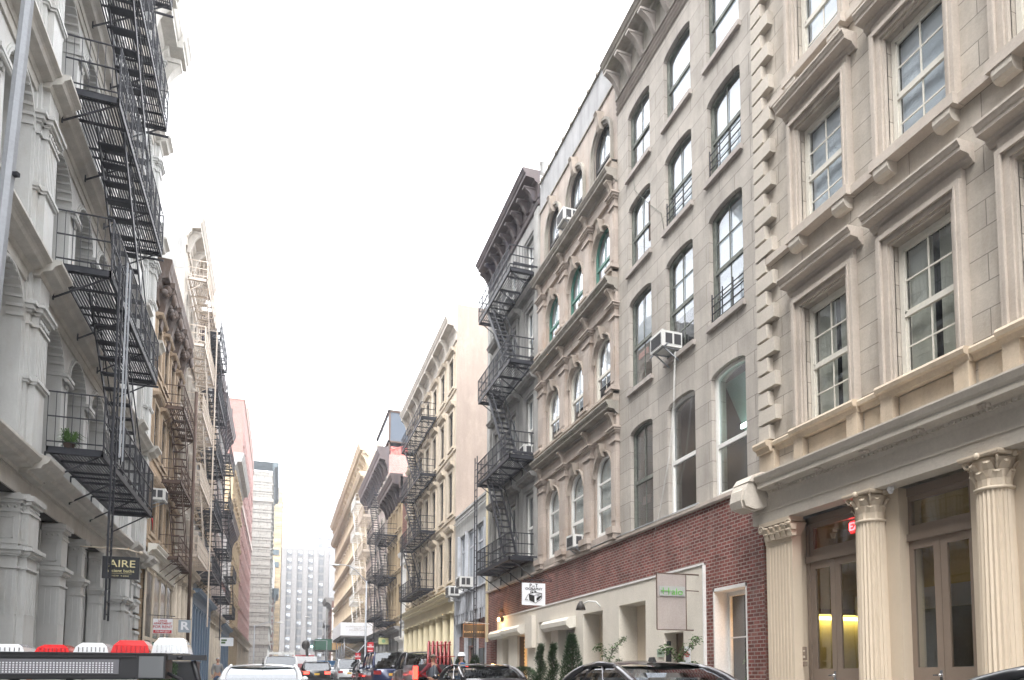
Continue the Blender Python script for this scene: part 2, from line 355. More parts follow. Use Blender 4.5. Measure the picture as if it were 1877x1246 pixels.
def window(b, xc, zb, w, h, y=.2, arch=None, fr='wpaint', gl='glass', cols=2, up=1, lo=1, meet=.5, t=.07, blind=None, bm='blind', third=False, curtain=False, parent=None, casing=.0, mt=.028):
    """double hung sash: frame, upper sash in front, lower sash behind, muntins, pane, optional blind"""
    key = (round(w,3),round(h,3),arch,fr,cols,up,lo,meet,t,casing,third,mt)
    if key not in WC:
        mb = MB(); ol = outline(w,h,arch); n = len(ol)
        def ringv(ins, yy):
            w2, h2 = w-2*ins, h-2*ins
            return [(px, yy, pz+ins) for px, pz in outline(w2, h2, arch)]
        A, I = ringv(0,0), ringv(t,0); D = ringv(t,.09)
        for i in range(n):
            j = (i+1)%n; mb.face([A[i],A[j],I[j],I[i]]); mb.face([I[i],I[j],D[j],D[i]])
        iw = w-2*t; zm = h*meet
        mb.box(-iw/2, iw/2, .005, .06, zm-.03, zm+.035)
        if third: mb.box(-iw/2, iw/2, .005, .06, zm*2-.03, zm*2+.035)
        s2 = .035                                   # sash stiles
        for (za, zc, yy, rows) in ((zm+.03, h-t, .01, up), (t, zm-.02, .035, lo)):
            top = lambda x: min(zc, topz(w-2*t, h-2*t, arch, x)+t)
            for sx in (-1,1):
                zz = top(sx*(iw/2-s2)); 
                if zz > za: mb.box(sx*iw/2, sx*(iw/2-s2), yy, yy+.03, za, min(zz, zc))
            mb.box(-iw/2, iw/2, yy, yy+.03, za, za+s2*1.3)
            for k in range(1, cols):
                x = -iw/2+iw*k/cols; zz = top(x)
                mb.box(x-mt/2, x+mt/2, yy+.004, yy+.026, za, zz)
            for k in range(1, rows):
                z = za+(zc-za)*k/rows; hw = iw/2
                if arch == 'r' and z > h-w/2: hw = sqrt(max(.01,(w/2-t)**2-(z-(h-w/2))**2))
                mb.box(-hw, hw, yy+.004, yy+.026, z-mt/2, z+mt/2)
        if not arch:
            mb.box(-iw/2, iw/2, .01, .04, h-t-.05, h-t)
        f = mb.mesh('window', M[fr])
        pb = MB(); pb.face([(px,.05,pz+t) for px,pz in outline(w-2*t,h-2*t,arch)]); WC[key] = (f, pb)
    f, pb = WC[key]
    o = inst('window', f, parent or b.root, (xc, y, zb))
    k2 = key+(gl,)
    if k2 not in WC: WC[k2] = pb.mesh('pane', M[gl])
    inst('pane', WC[k2], o)
    if blind:
        zlo = h*(1-blind); k3 = ('bl', round(w,3), round(h,3), arch, round(blind,2), bm)
        if k3 not in WC:
            bb = MB(); pts = [(px,.13,max(pz+t, zlo)) for px,pz in outline(w-2*t,h-2*t,arch)]; bb.face(pts); WC[k3] = bb.mesh('blind', M[bm])
        inst('blind', WC[k3], o)
    if curtain:
        k4 = ('cu', round(w,3), round(h,3))
        if k4 not in WC:
            bb = MB()
            for sgn in (-1,1):
                xs = [sgn*(w/2-.05-i*.0225) for i in range(int(w*.42/.0225))]
                for i in range(len(xs)-1):
                    ya = .17+.035*(i%2); yb = .17+.035*((i+1)%2)
                    bb.face([(xs[i],ya,.05),(xs[i+1],yb,.05),(xs[i+1],yb,h-.05),(xs[i],ya,h-.05)], True)
            WC[k4] = bb.mesh('curtain', M['curt'])
        inst('curtain', WC[k4], o)
    return o
def cprof(y, z0, z1, pr):
    """classical cornice profile rising from z0 to z1 and projecting pr"""
    h = z1-z0
    return [(y,z0),(y-pr*.12,z0),(y-pr*.16,z0+h*.12),(y-pr*.3,z0+h*.22),(y-pr*.34,z0+h*.36),(y-pr*.82,z0+h*.42),(y-pr*.82,z0+h*.62),(y-pr*.88,z0+h*.66),(y-pr*.95,z0+h*.82),(y-pr,z0+h*.88),(y-pr,z1),(y,z1+.02)]
def bracket(mb, x, y, z0, z1, pr, w):
    """scroll console"""
    h = z1-z0; pts = [(y,z0)]
    for i in range(9):
        t = i/8; pts.append((y-pr*(.18+.82*t**1.6+.06*sin(t*2*pi)), z0+h*t*.86))
    pts += [(y-pr,z1),(y,z1)]
    mb.prof(x-w/2, x+w/2, pts)
    mb.box(x-w*.62, x+w*.62, y-pr*1.04, y, z1-h*.12, z1-.003)
def capital(mb, cx, cy, z0, h, r, half=False):
    """corinthian: astragal, bell, two rows of leaves, corner volutes, abacus"""
    mb.lathe(cx, cy, [(r*1.02,z0-.03),(r*1.12,z0-.015),(r*1.12,z0+.015),(r*.95,z0+.03),(r*.98,z0+h*.4),(r*1.15,z0+h*.8),(r*1.2,z0+h*.86)], 16)
    for row, (za, hh, out, off) in enumerate(((z0+.02,h*.42,.22,0),(z0+h*.3,h*.42,.34,.5))):
        for k in range(8):
            t = 2*pi*(k+off)/8; c_, s_ = cos(t), sin(t); tx, ty = -s_, c_; wv = r*.30
            prof = [(r*1.0,za,1.),(r*1.06,za+hh*.5,1.05),(r*(1.08+out*.6),za+hh*.85,.9),(r*(1.1+out),za+hh,.7),(r*(1.12+out),za+hh*.86,.4)]
            for sgn in (-1,1):
                for i in range(len(prof)-1):
                    a, c = prof[i], prof[i+1]
                    P = lambda q, e: (cx+c_*q[0]+tx*wv*e*q[2]*sgn-c_*abs(e)*r*.05, cy+s_*q[0]+ty*wv*e*q[2]*sgn-s_*abs(e)*r*.05, q[1])
                    mb.face([P(a,0),P(a,1),P(c,1),P(c,0)])
    for k in range(4):
        t = pi/4+k*pi/2; c_, s_ = cos(t), sin(t); vx, vy = cx+c_*r*1.42, cy+s_*r*1.42; vz = z0+h*.76; R_ = r*.24
        pts = [(vx+c_*R_*.9*cos(a)*(1-a/16)-0, vy+s_*R_*.9*cos(a)*(1-a/16), vz+R_*sin(a)*(1-a/16)) for a in [i*.6 for i in range(14)]]
        mb.tube(pts, r*.075, 5)
        mb.tube([(cx+c_*r,cy+s_*r,z0+h*.45),(cx+c_*r*1.2,cy+s_*r*1.2,z0+h*.72),(vx,vy,vz+R_)], r*.07, 5)
    a = r*1.38
    mb.taper(cx-a*.94, cx+a*.94, cy-a*.94, cy+a*.94, z0+h*.88, z0+h*.94, -a*.06, -a*.06); mb.box(cx-a, cx+a, cy-a, cy+a, z0+h*.94, z0+h)
    for dx, dy in ((0,-1),(0,1),(1,0),(-1,0)): mb.ell((cx+dx*a, cy+dy*a, z0+h*.92), (r*.2,r*.2,r*.22), 8, 5)
def column(b, x, y, z0, z1, r, m, caph=.45, flute=.07, base=True, n=48, plaincap=False, name='column'):
    mb = MB(); zt = z1-caph
    if base:
        mb.box(x-r*1.35, x+r*1.35, y-r*1.35, y+r*1.35, z0, z0+.12); mb.lathe(x, y, [(r*1.3,z0+.12),(r*1.32,z0+.16),(r*1.1,z0+.22),(r*1.18,z0+.26),(r*1.02,z0+.3)], 20)
    mb.lathe(x, y, [(r,z0+(.3 if base else 0)),(r,z0+(zt-z0)*.4),(r*.90,zt)], n, flute)
    if plaincap: mb.lathe(x, y, [(r*.95,zt),(r*1.1,zt+.02),(r*.95,zt+.05),(r*.95,zt+caph*.4),(r*1.25,zt+caph*.65)], 20); mb.box(x-r*1.3,x+r*1.3,y-r*1.3,y+r*1.3,zt+caph*.65,z1)
    else: capital(mb, x, y, zt, caph, r*.9)
    return b.put(mb, name, m)
def ac_unit(label, b, xc, z, y=-.45, w=.66, h=.42, d=.62, group=None):
    g = empty('air_conditioner', (0,0,0)); g.parent = None
    T = b.root.matrix_basis if False else None
    # place in world space
    R_ = -1 if b.side == 'R' else 1
    wx = b.X + (y if b.side == 'R' else -y); wy = (b.Y1-xc) if b.side == 'R' else (b.Y0+xc)
    g.location = (wx, wy, z); g.rotation_euler = (0,0,b.root.rotation_euler[2]); tag(g, label, 'air conditioner', group)
    c = MB(); c.box(-w/2, w/2, 0, d, 0, h); c.box(-w/2-.012, w/2+.012, -.03, .02, -.012, h+.012); c.build('casing', M['acw'], g)
    q = MB()
    for sx in (-1,1):
        for k in range(2): xa = .08+k*.26; q.box(sx*(w/2+.001), sx*(w/2+.01), xa, xa+.2, h*.2, h*.85)
    for k in range(8): q.box(-w/2+.05, w/2-.05, -.045, -.028, .05+k*(h-.1)/8, .05+k*(h-.1)/8+.025)
    q.build('grille', M['acg'], g)
    s = MB(); 
    for sx in (-.8,.8): s.bar((sx*w/2,.05,-.01),(sx*w/2,d-.02,-.35),.03); s.bar((sx*w/2,0,-.02),(sx*w/2,d,-.02),.03)
    s.bar((-.4*w*2,.05,-.02),(.4*w*2,.05,-.02),.03)
    s.build('support_bracket', M['steel'], g)
    return g

# ------------------------------------------------------------------ fire escape (part of its building)
def fire_escape(b, xa, xb, levels, m, yo=-1.15, yi=-.08, rail=.95, stairs=None, slat=.09, ladder=None, topl=False, low=None, sides=(1,1), wst=.6, treadd=.2, post=.035, sbal=.13):
    """platforms of slats on a frame, railings, brackets, a stair per flight (x top, x bottom)"""
    fe = empty('fire_escape', (0,0,0), 0, b.root)
    for i, z in enumerate(levels):
        p = MB(); p.box(xa,xb,yo,yo+.05,z-.16,z); p.box(xa,xb,yi-.05,yi,z-.12,z); p.box(xa,xa+.05,yo,yi,z-.16,z); p.box(xb-.05,xb,yo,yi,z-.16,z)
        y_ = yo+.1
        while y_ < yi-.03:
            p.box(xa, xb, y_, y_+.035, z-.035, z-.005); y_ += slat
        x = xa
        while x < xb-.3: x += 1.1; p.box(x, x+.05, yo, yi, z-.1, z-.04)
        b.put(p, 'platform', M[m], fe)
        r = MB(); zt = z+rail
        for zz in (zt, z+rail*.55, z+.12):
            r.bar((xa,yo,zz),(xb,yo,zz),post)
            for k, xx in enumerate((xa,xb)):
                if sides[k]: r.bar((xx,yo,zz),(xx,yi,zz),post)
        n = int((xb-xa)/sbal)
        for k in range(n+1): x = xa+(xb-xa)*k/n; r.bar((x,yo,z),(x,yo,zt),.014 if k%5 else .032)
        nn = int((yi-yo)/sbal)
        for k in range(nn+1):
            yy = yo+(yi-yo)*k/nn
            for q, xx in enumerate((xa,xb)):
                if sides[q]: r.bar((xx,yy,z),(xx,yy,zt),.014)
        b.put(r, 'railing', M[m], fe)
        x = xa+.15
        while x < xb:
            k_ = MB(); k_.bar((x,yo+.08,z-.12),(x,yi+.06,z-.85),.035); k_.bar((x,yo,z-.13),(x,yi+.06,z-.13),.045); k_.bar((x,yi+.05,z-.13),(x,yi+.05,z-.9),.035); x += (xb-xa-.3)/3
            b.put(k_, 'bracket', M[m], fe)
        if stairs and i > 0:
            xt, xl = stairs; zb = levels[i-1]; s = MB(); ya, yb = yo+.12, yo+.12+wst
            for yy in (ya, yb):
                s.bar((xt,yy,z-.05),(xl,yy,zb),.035,.16); s.bar((xt,yy,z+.75),(xl,yy,zb+.85),.03)
                for k in range(7): t = (k+.5)/7; x = xt+(xl-xt)*t; zz = z+(zb-z)*t; s.bar((x,yy,zz),(x,yy,zz+.8),.018)
            n = max(8, int((z-zb)/.30))
            for k in range(1, n): t = k/n; x = xt+(xl-xt)*t; zz = z+(zb-z)*t; s.box(x-treadd/2,x+treadd/2,ya,yb,zz-.035,zz)
            b.put(s, 'stair', M[m], fe)
    if ladder:
        xl, yl, z0, z1 = ladder; l = MB()
        for dx in (-.2,.2): l.bar((xl+dx,yl,z0),(xl+dx,yl,z1),.045)
        z = z0+.15
        while z < z1: l.bar((xl-.2,yl,z),(xl+.2,yl,z),.022); z += .32
        b.put(l, 'drop_ladder', M[m], fe)
    return fe

# ================================================================== GROUND
def sheet(name, m, x0, x1, y0, y1, dz, kind='structure'):
    mb = MB(); mb.face([(x0,y0,G(y0)+dz),(x1,y0,G(y0)+dz),(x1,y1,G(y1)+dz),(x0,y1,G(y1)+dz)]); return tag(mb.build(name, m), kind=kind)
sheet('ground', M['asph'], -400, 400, -150, 900, -.06)
sheet('road', M['asph'], -2.5, 6.7, -60, 420, 0)
for nm, xa, xb in (('sidewalk_left',-5.6,-2.62),('sidewalk_right',6.82,9.8)):
    mb = MB()
    for ya, yb in ((-60,150),(162,300)):
        mb.idx([(xa,ya,G(ya)-.05),(xb,ya,G(ya)-.05),(xb,yb,G(yb)-.05),(xa,yb,G(yb)-.05),(xa,ya,G(ya)+.14),(xb,ya,G(ya)+.14),(xb,yb,G(yb)+.14),(xa,yb,G(yb)+.14)],[(4,5,6,7),(0,1,5,4),(1,2,6,5),(2,3,7,6),(3,0,4,7)])
    tag(mb.build(nm, M['walk']), kind='structure')
for nm, xa, xb in (('kerb_left',-2.62,-2.47),('kerb_right',6.67,6.82)):
    mb = MB(); ya, yb = -60, 150
    mb.idx([(xa,ya,G(ya)-.05),(xb,ya,G(ya)-.05),(xb,yb,G(yb)-.05),(xa,yb,G(yb)-.05),(xa,ya,G(ya)+.15),(xb,ya,G(ya)+.15),(xb,yb,G(yb)+.15),(xa,yb,G(yb)+.15)],[(4,5,6,7),(0,1,5,4),(1,2,6,5),(2,3,7,6),(3,0,4,7)])
    tag(mb.build(nm, M['kerb']), kind='structure')
mb = MB()
for k in range(7): x = -2.1+k*1.3; mb.face([(x,138,G(138)+.004),(x+.6,138,G(138)+.004),(x+.6,142,G(142)+.004),(x,142,G(142)+.004)])
tag(mb.build('crosswalk_marking', M['white']), kind='structure')

# ================================================================== D: limestone building with columns, right foreground
R = 9.7
b = D = B('limestone_building', 'pale limestone building with stepped quoins and fluted cream columns at the right edge', 'R', R, -6., 12.95)
wc = [10.96-2.265*k for k in range(8)]
ops = []
for zb, zt in ((6.22,8.66),(10.25,12.42),(13.62,15.75),(16.95,18.9)):
    for y_ in wc: ops.append((b.u(y_), zb, 1.2, zt-zb, None))
wall(b, M['lime'], 5.1, 20.4, ops, .30)
fls = ((6.22,8.66,'a'),(10.25,12.42,'b'),(13.62,15.75,'c'),(16.95,18.9,'d'))
for fi, (zb, zt, kd) in enumerate(fls):
    for k, y_ in enumerate(wc):
        x = b.u(y_)
        window(b, x, zb+.02, 1.18, zt-zb-.03, .10, None, 'wpaint', 'glassd' if fi == 0 else 'glass', 2, 2, 2, .48, .085, blind=(None,.97,.97,.97)[fi], curtain=fi == 0)
        s = MB(); hw = .6
        for (o_, i_, pr) in ((hw+.235,hw+.15,.16),(hw+.15,hw+.045,.11),(hw+.045,hw,.07)):      # stepped architrave
            for sg in (-1,1): s.box(x+sg*o_, x+sg*i_, -pr, .02, zb-.0, zt+(o_-hw))
            s.box(x-i_, x+i_, -pr, .02, zt+(i_-hw), zt+(o_-hw))
        for sg in (-1,1): s.bar((x+sg*(hw+.15),-.165,zb),(x+sg*(hw+.15),-.165,zt+.15),.03)
        s.bar((x-hw-.15,-.165,zt+.15),(x+hw+.15,-.165,zt+.15),.03)
        b.put(s, 'window_surround', M['limetrim'])
        h = MB(); z0 = zt+.235
        h.box(x-.83,x+.83,-.10,0,z0,z0+.18)
        h.prof(x-1.0, x+1.0, cprof(0, z0+.18, z0+.48, .36))
        b.put(h, 'window_hood', M['limetrim'])
# sill bands
for fi, zs in enumerate((10.25,13.62,16.95)):
    s = MB(); s.box(.02,b.W,-.13,0,zs-.16,zs-.0)
    for y_ in wc: s.box(b.u(y_)-.86,b.u(y_)+.86,-.24,-.0,zs-.17,zs+.01)
    b.put(s, 'sill_course', M['limetrim'])
    for y_ in wc:
        for sg in (-1,1):
            x = b.u(y_)+sg*.62; s = MB(); s.prof(x-.16,x+.16,[(0,zs-.36),(-.12,zs-.37),(-.19,zs-.33),(-.22,zs-.27),(-.22,zs-.17),(0,zs-.17)]); b.put(s, 'sill_bracket', M['quoin'])
zs = 6.22; s = MB(); s.prof(.02,b.W,[(0,zs-.2),(-.06,zs-.2),(-.1,zs-.12),(-.16,zs-.11),(-.17,zs-.04),(-.14,zs),(0,zs)])
for y_ in wc: x = b.u(y_); s.prof(x-.88,x+.88,[(0,zs-.21),(-.14,zs-.21),(-.18,zs-.12),(-.25,zs-.11),(-.27,zs-.04),(-.24,zs+.01),(0,zs+.01)])
s.prof(.0,.45,[(0,zs-.21),(-.2,zs-.21),(-.24,zs-.12),(-.3,zs-.11),(-.32,zs-.04),(-.3,zs+.01),(0,zs+.01)])
b.put(s, 'sill_course', M['limeware'])
for y_ in wc:
    for sg in (-1,1):
        x = b.u(y_)+sg*.73; s = MB(); s.box(x-.13,x+.13,-.15,0,5.42,zs-.2); s.taper(x-.17,x+.17,-.24,0,5.36,5.56,.03,.03); b.put(s, 'pedestal', M['limeware'])
s = MB()
for y_ in wc: x = b.u(y_); s.box(x-.55,x+.55,-.03,0,5.5,5.98)
for y_ in wc[:-1]: x = b.u(y_)+1.13; s.box(x-.2,x+.2,-.03,0,5.5,5.98)
b.put(s, 'parapet_panel', M['limeware'])
# quoins
n = 0; z = 6.3
while z < 20:
    s = MB(); wq = .60 if n%2 else .36; s.taper(.0,wq,-.13,.0,z,z+.30,.0,.0); s.taper(.0,wq,-.145,-.13,z,z+.30,.02,0)
    b.put(s, 'quoin', M['quoin']); z += .365; n += 1
s = MB(); s.box(0,.5,-.14,0,5.4,6.05); b.put(s, 'quoin_base', M['limeware'])
s = MB(); s.prof(-.02,b.W,cprof(0,20.1,21.1,.8)); s.box(0,b.W,-.15,0,19.6,20.1); b.put(s, 'cornice', M['limetrim'])
# street entablature
s = MB(); s.prof(.55, b.W, [(0,4.97),(-.34,4.97),(-.36,5.05),(-.40,5.1),(-.62,5.12),(-.62,5.22),(-.66,5.25),(-.70,5.34),(-.70,5.37),(0,5.46)])
x = .7
while x < b.W: s.box(x,x+.05,-.40,-.36,5.045,5.085); x += .1
b.put(s, 'storefront_cornice', M['quoin'])
for k in range(16):
    x = 1.1+k*1.13; s = MB()
    for a in range(6): t = a*pi/3; s.ell((x+.06*cos(t),-.5+.05*sin(t),5.10),(.045,.04,.03),6,4)
    s.ell((x,-.5,5.09),(.03,.03,.03),6,4); b.put(s, 'rosette', M['limetrim'])
s = MB(); s.box(.0, b.W, -.34, 0, 4.47, 4.97); s.box(0,b.W,-.36,0,4.68,4.71); b.put(s, 'frieze', M['quoin'])
s = MB()                                                    # end console of the entablature
pts = [(-.02,5.02)]+[(-.62-.16*sin(a),4.98+.16*(1-cos(a))+.1) for a in [i*pi/8 for i in range(9)]]+[(0,5.46)]
s.prof(-.02,.5,[(0,4.85),(-.35,4.8),(-.62,4.72),(-.86,4.78),(-.9,4.9),(-.86,5.1),(-.8,5.25),(-.68,5.38),(-.5,5.45),(0,5.5)])
s.prof(.06,.42,[(0,4.83),(-.35,4.77),(-.62,4.69),(-.89,4.75),(-.93,4.9),(-.89,5.12),(-.5,5.4),(0,5.4)])
s.prof(-.04,.54,[(0,5.3),(-.8,5.28),(-.7,5.42),(-.5,5.5),(0,5.54)])
b.put(s, 'console', M['quoin'])
# ground floor: piers, engaged columns, doors
s = MB()
cy = [12.27, 9.88, 7.52, 5.16, 2.80, .44, -1.92, -4.28]
s.box(0, .98, 0, .5, -.3, 4.47)
for y_ in cy[1:]: s.box(b.u(y_)-.5, b.u(y_)+.5, 0, .5, -.3, 4.47)
b.put(s, 'pier', M['creamp'])
s = MB(); s.box(.28,1.1,-.22,0,.0,4.02)
for k in range(7): x = .37+k*.1; s.box(x,x+.045,-.235,-.22,.5,3.95)
s.box(.24,1.14,-.27,0,.0,.45); b.put(s, 'pilaster', M['creamp'])
s = MB(); s.box(.28,1.1,-.24,0,4.02,4.1); s.taper(.3,1.08,-.22,0,4.1,4.36,-.08,-.1); s.box(.2,1.18,-.34,0,4.38,4.47)
for k in range(5):
    x = .34+k*.18; s.taper(x,x+.15,-.3,-.2,4.08,4.2,.02,-.03); s.ell((x+.07,-.32,4.21),(.07,.05,.03),8,5); s.taper(x+.04,x+.18,-.33,-.22,4.2,4.31,.02,-.03); s.ell((x+.11,-.36,4.32),(.07,.05,.03),8,5)
for x in (.26,1.12): s.tube([(x+.09*cos(a)*(1-a/10),-.33,4.33+.09*sin(a)*(1-a/10)) for a in [i*.7 for i in range(12)]],.025,5)
b.put(s, 'pilaster_capital', M['creamp'])
for y_ in cy[1:]: column(b, b.u(y_), -.12, .0, 4.47, .265, M['creamp'], .50, .09)
for k in range(7):
    yl = cy[k]-.37 if k else 11.92; yr = cy[k+1]+.5; x0, x1 = b.u(yl), b.u(yr); xm = (x0+x1)/2; y = .18
    dr = MB(); dr.box(x0,x0+.09,y,y+.12,.15,4.47); dr.box(x1-.09,x1,y,y+.12,.15,4.47); dr.box(x0,x1,y,y+.12,4.33,4.47); dr.box(x0,x1,y-.03,y+.12,3.56,3.68); dr.box(x0+.09,x1-.09,y+.02,y+.1,3.68,3.82); dr.box(x0+.09,x0+.19,y+.02,y+.1,3.82,4.33); dr.box(x1-.19,x1-.09,y+.02,y+.1,3.82,4.33); dr.box(x0+.19,x1-.19,y+.02,y+.1,4.24,4.33)
    fr = b.put(dr, 'door_frame', M['taupe'])
    tp = MB(); tp.face([(x0+.19,y+.05,3.82),(x1-.19,y+.05,3.82),(x1-.19,y+.05,4.24),(x0+.19,y+.05,4.24)]); tp.build('transom_pane', M['glassd'], fr)
    for sg, xa, xb in ((-1,x0+.09,xm),(1,xm,x1-.09)):
        d = MB(); st = .13
        d.box(xa+.004,xa+st,y+.02,y+.07,.2,3.56); d.box(xb-st,xb-.004,y+.02,y+.07,.2,3.56); d.box(xa+st,xb-st,y+.02,y+.07,3.42,3.56); d.box(xa+st,xb-st,y+.02,y+.07,.2,.42); d.box(xa+st,xb-st,y+.02,y+.07,1.2,1.45); d.box(xa+st,xb-st,y+.045,y+.06,.42,1.2)
        d.box(xa+st+.05,xb-st-.05,y+.03,y+.06,.5,1.12)
        do = b.put(d, 'door', M['taupe'])
        g = MB(); g.face([(xa+st,y+.045,1.45),(xb-st,y+.045,1.45),(xb-st,y+.045,3.42),(xa+st,y+.045,3.42)]); g.build('door_pane', M['glassd'], do)
        if sg < 0: hn = MB(); hn.ell((xb-.05,y-.03,1.32),(.03,.03,.03),8,6); hn.bar((xb-.05,y-.04,1.32),(xb-.17,y-.04,1.32),.022); hn.box(xb-.08,xb-.03,y,y+.02,1.22,1.4); hn.build('handle', M['chrome'], do)
        hi = MB()
        for z in (.5,1.9,3.2): hi.box((xa if sg < 0 else xb)-.02,(xa if sg < 0 else xb)+.02,y-.015,y+.02,z,z+.12)
        hi.build('hinge', M['taupe'], do)
# lobby behind the glass doors
M['lobby'] = surf('lobby_plaster', (.50,.44,.24), var=.08, streak=0, bump=0); M['lobl'] = plain('lobby_cove_lamp', (1,.85,.4), .5, emit=(1,.78,.25), es=3.2)
M['exit'] = plain('exit_red', (.8,.05,.05), .5, emit=(1,.05,.06), es=5.0)
lo = MB(); xa, xb = .12, 12.; lo.face([(xa,3.4,.15),(xb,3.4,.15),(xb,3.4,4.6),(xa,3.4,4.6)]); lo.face([(xa,.52,4.55),(xa,3.4,4.55),(xb,3.4,4.55),(xb,.52,4.55)]); lo.face([(xa,.52,.14),(xb,.52,.14),(xb,3.4,.14),(xa,3.4,.14)]); lo.face([(xa,.52,.15),(xa,3.4,.15),(xa,3.4,4.6),(xa,.52,4.6)])
lb = b.put(lo, 'lobby', M['lobby'])
lo = MB(); lo.box(.14,.3,.9,3.3,2.52,2.58); lo.build('cove_light', M['lobl'], lb)
lo = MB(); lo.box(.13,.36,.9,3.3,2.62,2.74); lo.build('cove_trim', M['taupe'], lb)
lo = MB(); lo.box(.9,4.6,1.5,1.53,2.55,2.95); lo.build('glass_band', M['blind'], lb)
lo = MB(); lo.box(1.2,4.6,1.56,1.6,.15,2.55); lo.build('frosted_screen', surf('grey_green_screen', (.25,.26,.235), streak=.1, bump=0), lb)
sw_ = MB(); sw_.box(-.01,.05,.5,9,-1,5.1); b.put(sw_, 'party_wall', M['dgrey'])
ex = MB(); ex.box(-.2,.2,0,.04,-.12,.12); ex = b.put(ex, 'exit_sign', plain('exit_sign_case', (.25,.02,.02), .5, emit=(.6,.02,.02), es=.6), lb, (b.u(10.74), .40, 4.12))
text('EXIT', .21, M['exit'], ex, (0,-.012,0), bold=.004)
cm = MB(); cm.lathe(b.u(9.38),-.16,[(.055,4.47),(.06,4.42),(.04,4.40)],12); cm.ell((b.u(9.38),-.16,4.40),(.045,.045,.05),10,6); o = b.put(cm, 'security_camera', M['signw'])
ic = MB(); ic.box(-.05,.05,-.03,0,0,.26); ic.box(-.05,.05,-.03,0,-.12,-.03); icx = b.put(ic, 'intercom', M['taupe'], None, (b.u(11.80),.0,1.62))
ic = MB(); ic.box(-.03,.03,-.036,-.03,.16,.2); ic.box(-.03,.03,-.036,-.03,.04,.09); ic.build('keypad', M['chrome'], icx)

# ================================================================== C: six storey grey brown stone
b = Cc = B('stone_loft_building', 'flat grey brown stone building with segmental sash windows between limestone and arched buildings', 'R', R, 12.95, 20.1)
cc = [14.27,16.42,18.67]; ops = []
rows = ((5.56,8.66),(9.83,12.66),(13.53,15.66),(16.56,18.66))
for zb, zt in rows:
    for y_ in cc: ops.append((b.u(y_), zb, 1.40, zt-zb, 's'))
wall(b, M['gstone'], 5.46, 20.4, ops, .42)
for i, (zb, zt) in enumerate(rows):
    for k, y_ in enumerate(cc):
        st = dict(cols=2, up=(1,2,1,1)[i], lo=(1,2,1,1)[i], bl=(None,(.97,.6,.85)[k],(.98,.98,.6)[k],(.99,.99,.5)[k])[i])
        if i == 0:
            if k == 0: st.update(cols=1, up=1, lo=1, fr='wwhite')
            if k == 1: st.update(cols=1, fr='wwhite')
        if i == 1 and k == 2: st.update(cols=2, up=1, lo=1, bl=.55)
        if i == 3 and k < 2: st.update(cols=1)
        wn = window(b, b.u(y_), zb+.01, 1.39, zt-zb-.02, .11, 's', st.get('fr','wold'), 'glass' if i else 'glassb', st['cols'], st['up'], st['lo'], (.40 if i == 0 and k == 0 else .46), .08, blind=st['bl'])
        s = MB(); x = b.u(y_); s.box(x-.78,x+.78,-.09,.3,zb-.13,zb); 
        if i: b.put(s, 'sill', M['gtrim'])
        if (i == 1 and k == 0) or (i == 2 and k < 2):         # window guard bars
            s = MB(); hh = .75
            for q in range(4): s.bar((x-.68,.04,zb+.12+q*.19),(x+.68,.04,zb+.12+q*.19),.02)
            for q in (-.66,-.22,.22,.66): s.bar((x+q,.04,zb),(x+q,.04,zb+hh+.06),.022)
            b.put(s, 'window_guard', M['black'])
        if (i, k) == (0,2): s = MB(); s.box(x-.3,x+.18,.19,.22,zb+.75,zb+.98); b.put(s, 'paper_notice', surf('faded_pink_paper', (.62,.45,.40), streak=0, bump=0)); s = MB(); s.box(x-.69,x+.69,.2,.23,zb+.84,zb+.88); b.put(s, 'window_bar', M['wold'])
        if (i, k) == (1,2):
            s = MB(); s.box(x-.5,x+.1,.2,.23,zb+.95,zb+1.12); b.put(s, 'paper_notice', surf('worn_red_paper', (.45,.2,.17), streak=0, bump=0))
        if (i, k) == (2,2): s = MB(); s.box(x+.3,x+.62,.15,.2,zb+.5,zb+1.7); b.put(s, 'broken_shutter', M['rust'])
# fluorescent light and plant seen in the lit window
x = b.u(14.27); s = MB(); s.box(x-.6,x+.7,.75,.8,7.35,7.45); b.put(s, 'tube_light', plain('fluorescent_tube', (.8,1,.95), .4, emit=(.75,1,.93), es=6))
s = MB(); s.face([(x-.8,1.28,5.7),(x+.9,1.28,5.7),(x+.9,1.28,6.9),(x-.8,1.28,6.9)]); b.put(s, 'room_wall', surf('room_wall_pink', (.5,.33,.27), streak=0, bump=0))
s = MB(); s.face([(x-.8,1.26,6.9),(x+.9,1.26,6.9),(x+.9,.45,8.5),(x-.8,.45,8.5)]); b.put(s, 'room_ceiling', surf('room_ceiling_green', (.3,.45,.40), streak=0, bump=0))
s = MB()
for k in range(60):
    a = random.uniform(0,2*pi); rr = random.uniform(.03,.25); zz = 6.75+random.uniform(-.35,.35); px, py = x+.1+rr*cos(a), .62+.1*sin(a)
    s.face([(px,py,zz),(px+.05,py+.03,zz+.07),(px+.12,py,zz+.02),(px+.05,py-.02,zz-.05)])
b.put(s, 'window_plant', M['leafd'])
s = MB(); s.prof(0,b.W,cprof(0,20.28,20.72,.62)); s.box(0,b.W,-.08,0,19.62,20.28); b.put(s, 'cornice', M['bdark'])
s = MB()
for z in (19.22,19.38,19.54): s.prof(0,b.W,[(0,z-.05),(-.05,z-.03),(-.07,z),(-.05,z+.03),(0,z+.05)])
b.put(s, 'string_moulding', M['gtrim'])
x = .3
while x < b.W: s = MB(); bracket(s, x, -.0, 19.66, 20.27, .55, .17); b.put(s, 'cornice_bracket', M['gtrim']); x += .775
o = ac_unit('white window air conditioner on a steel bracket with a dangling drain hose', Cc, Cc.u(16.75)+.0, 9.95, y=-.5, w=.62, h=.42, d=.58)
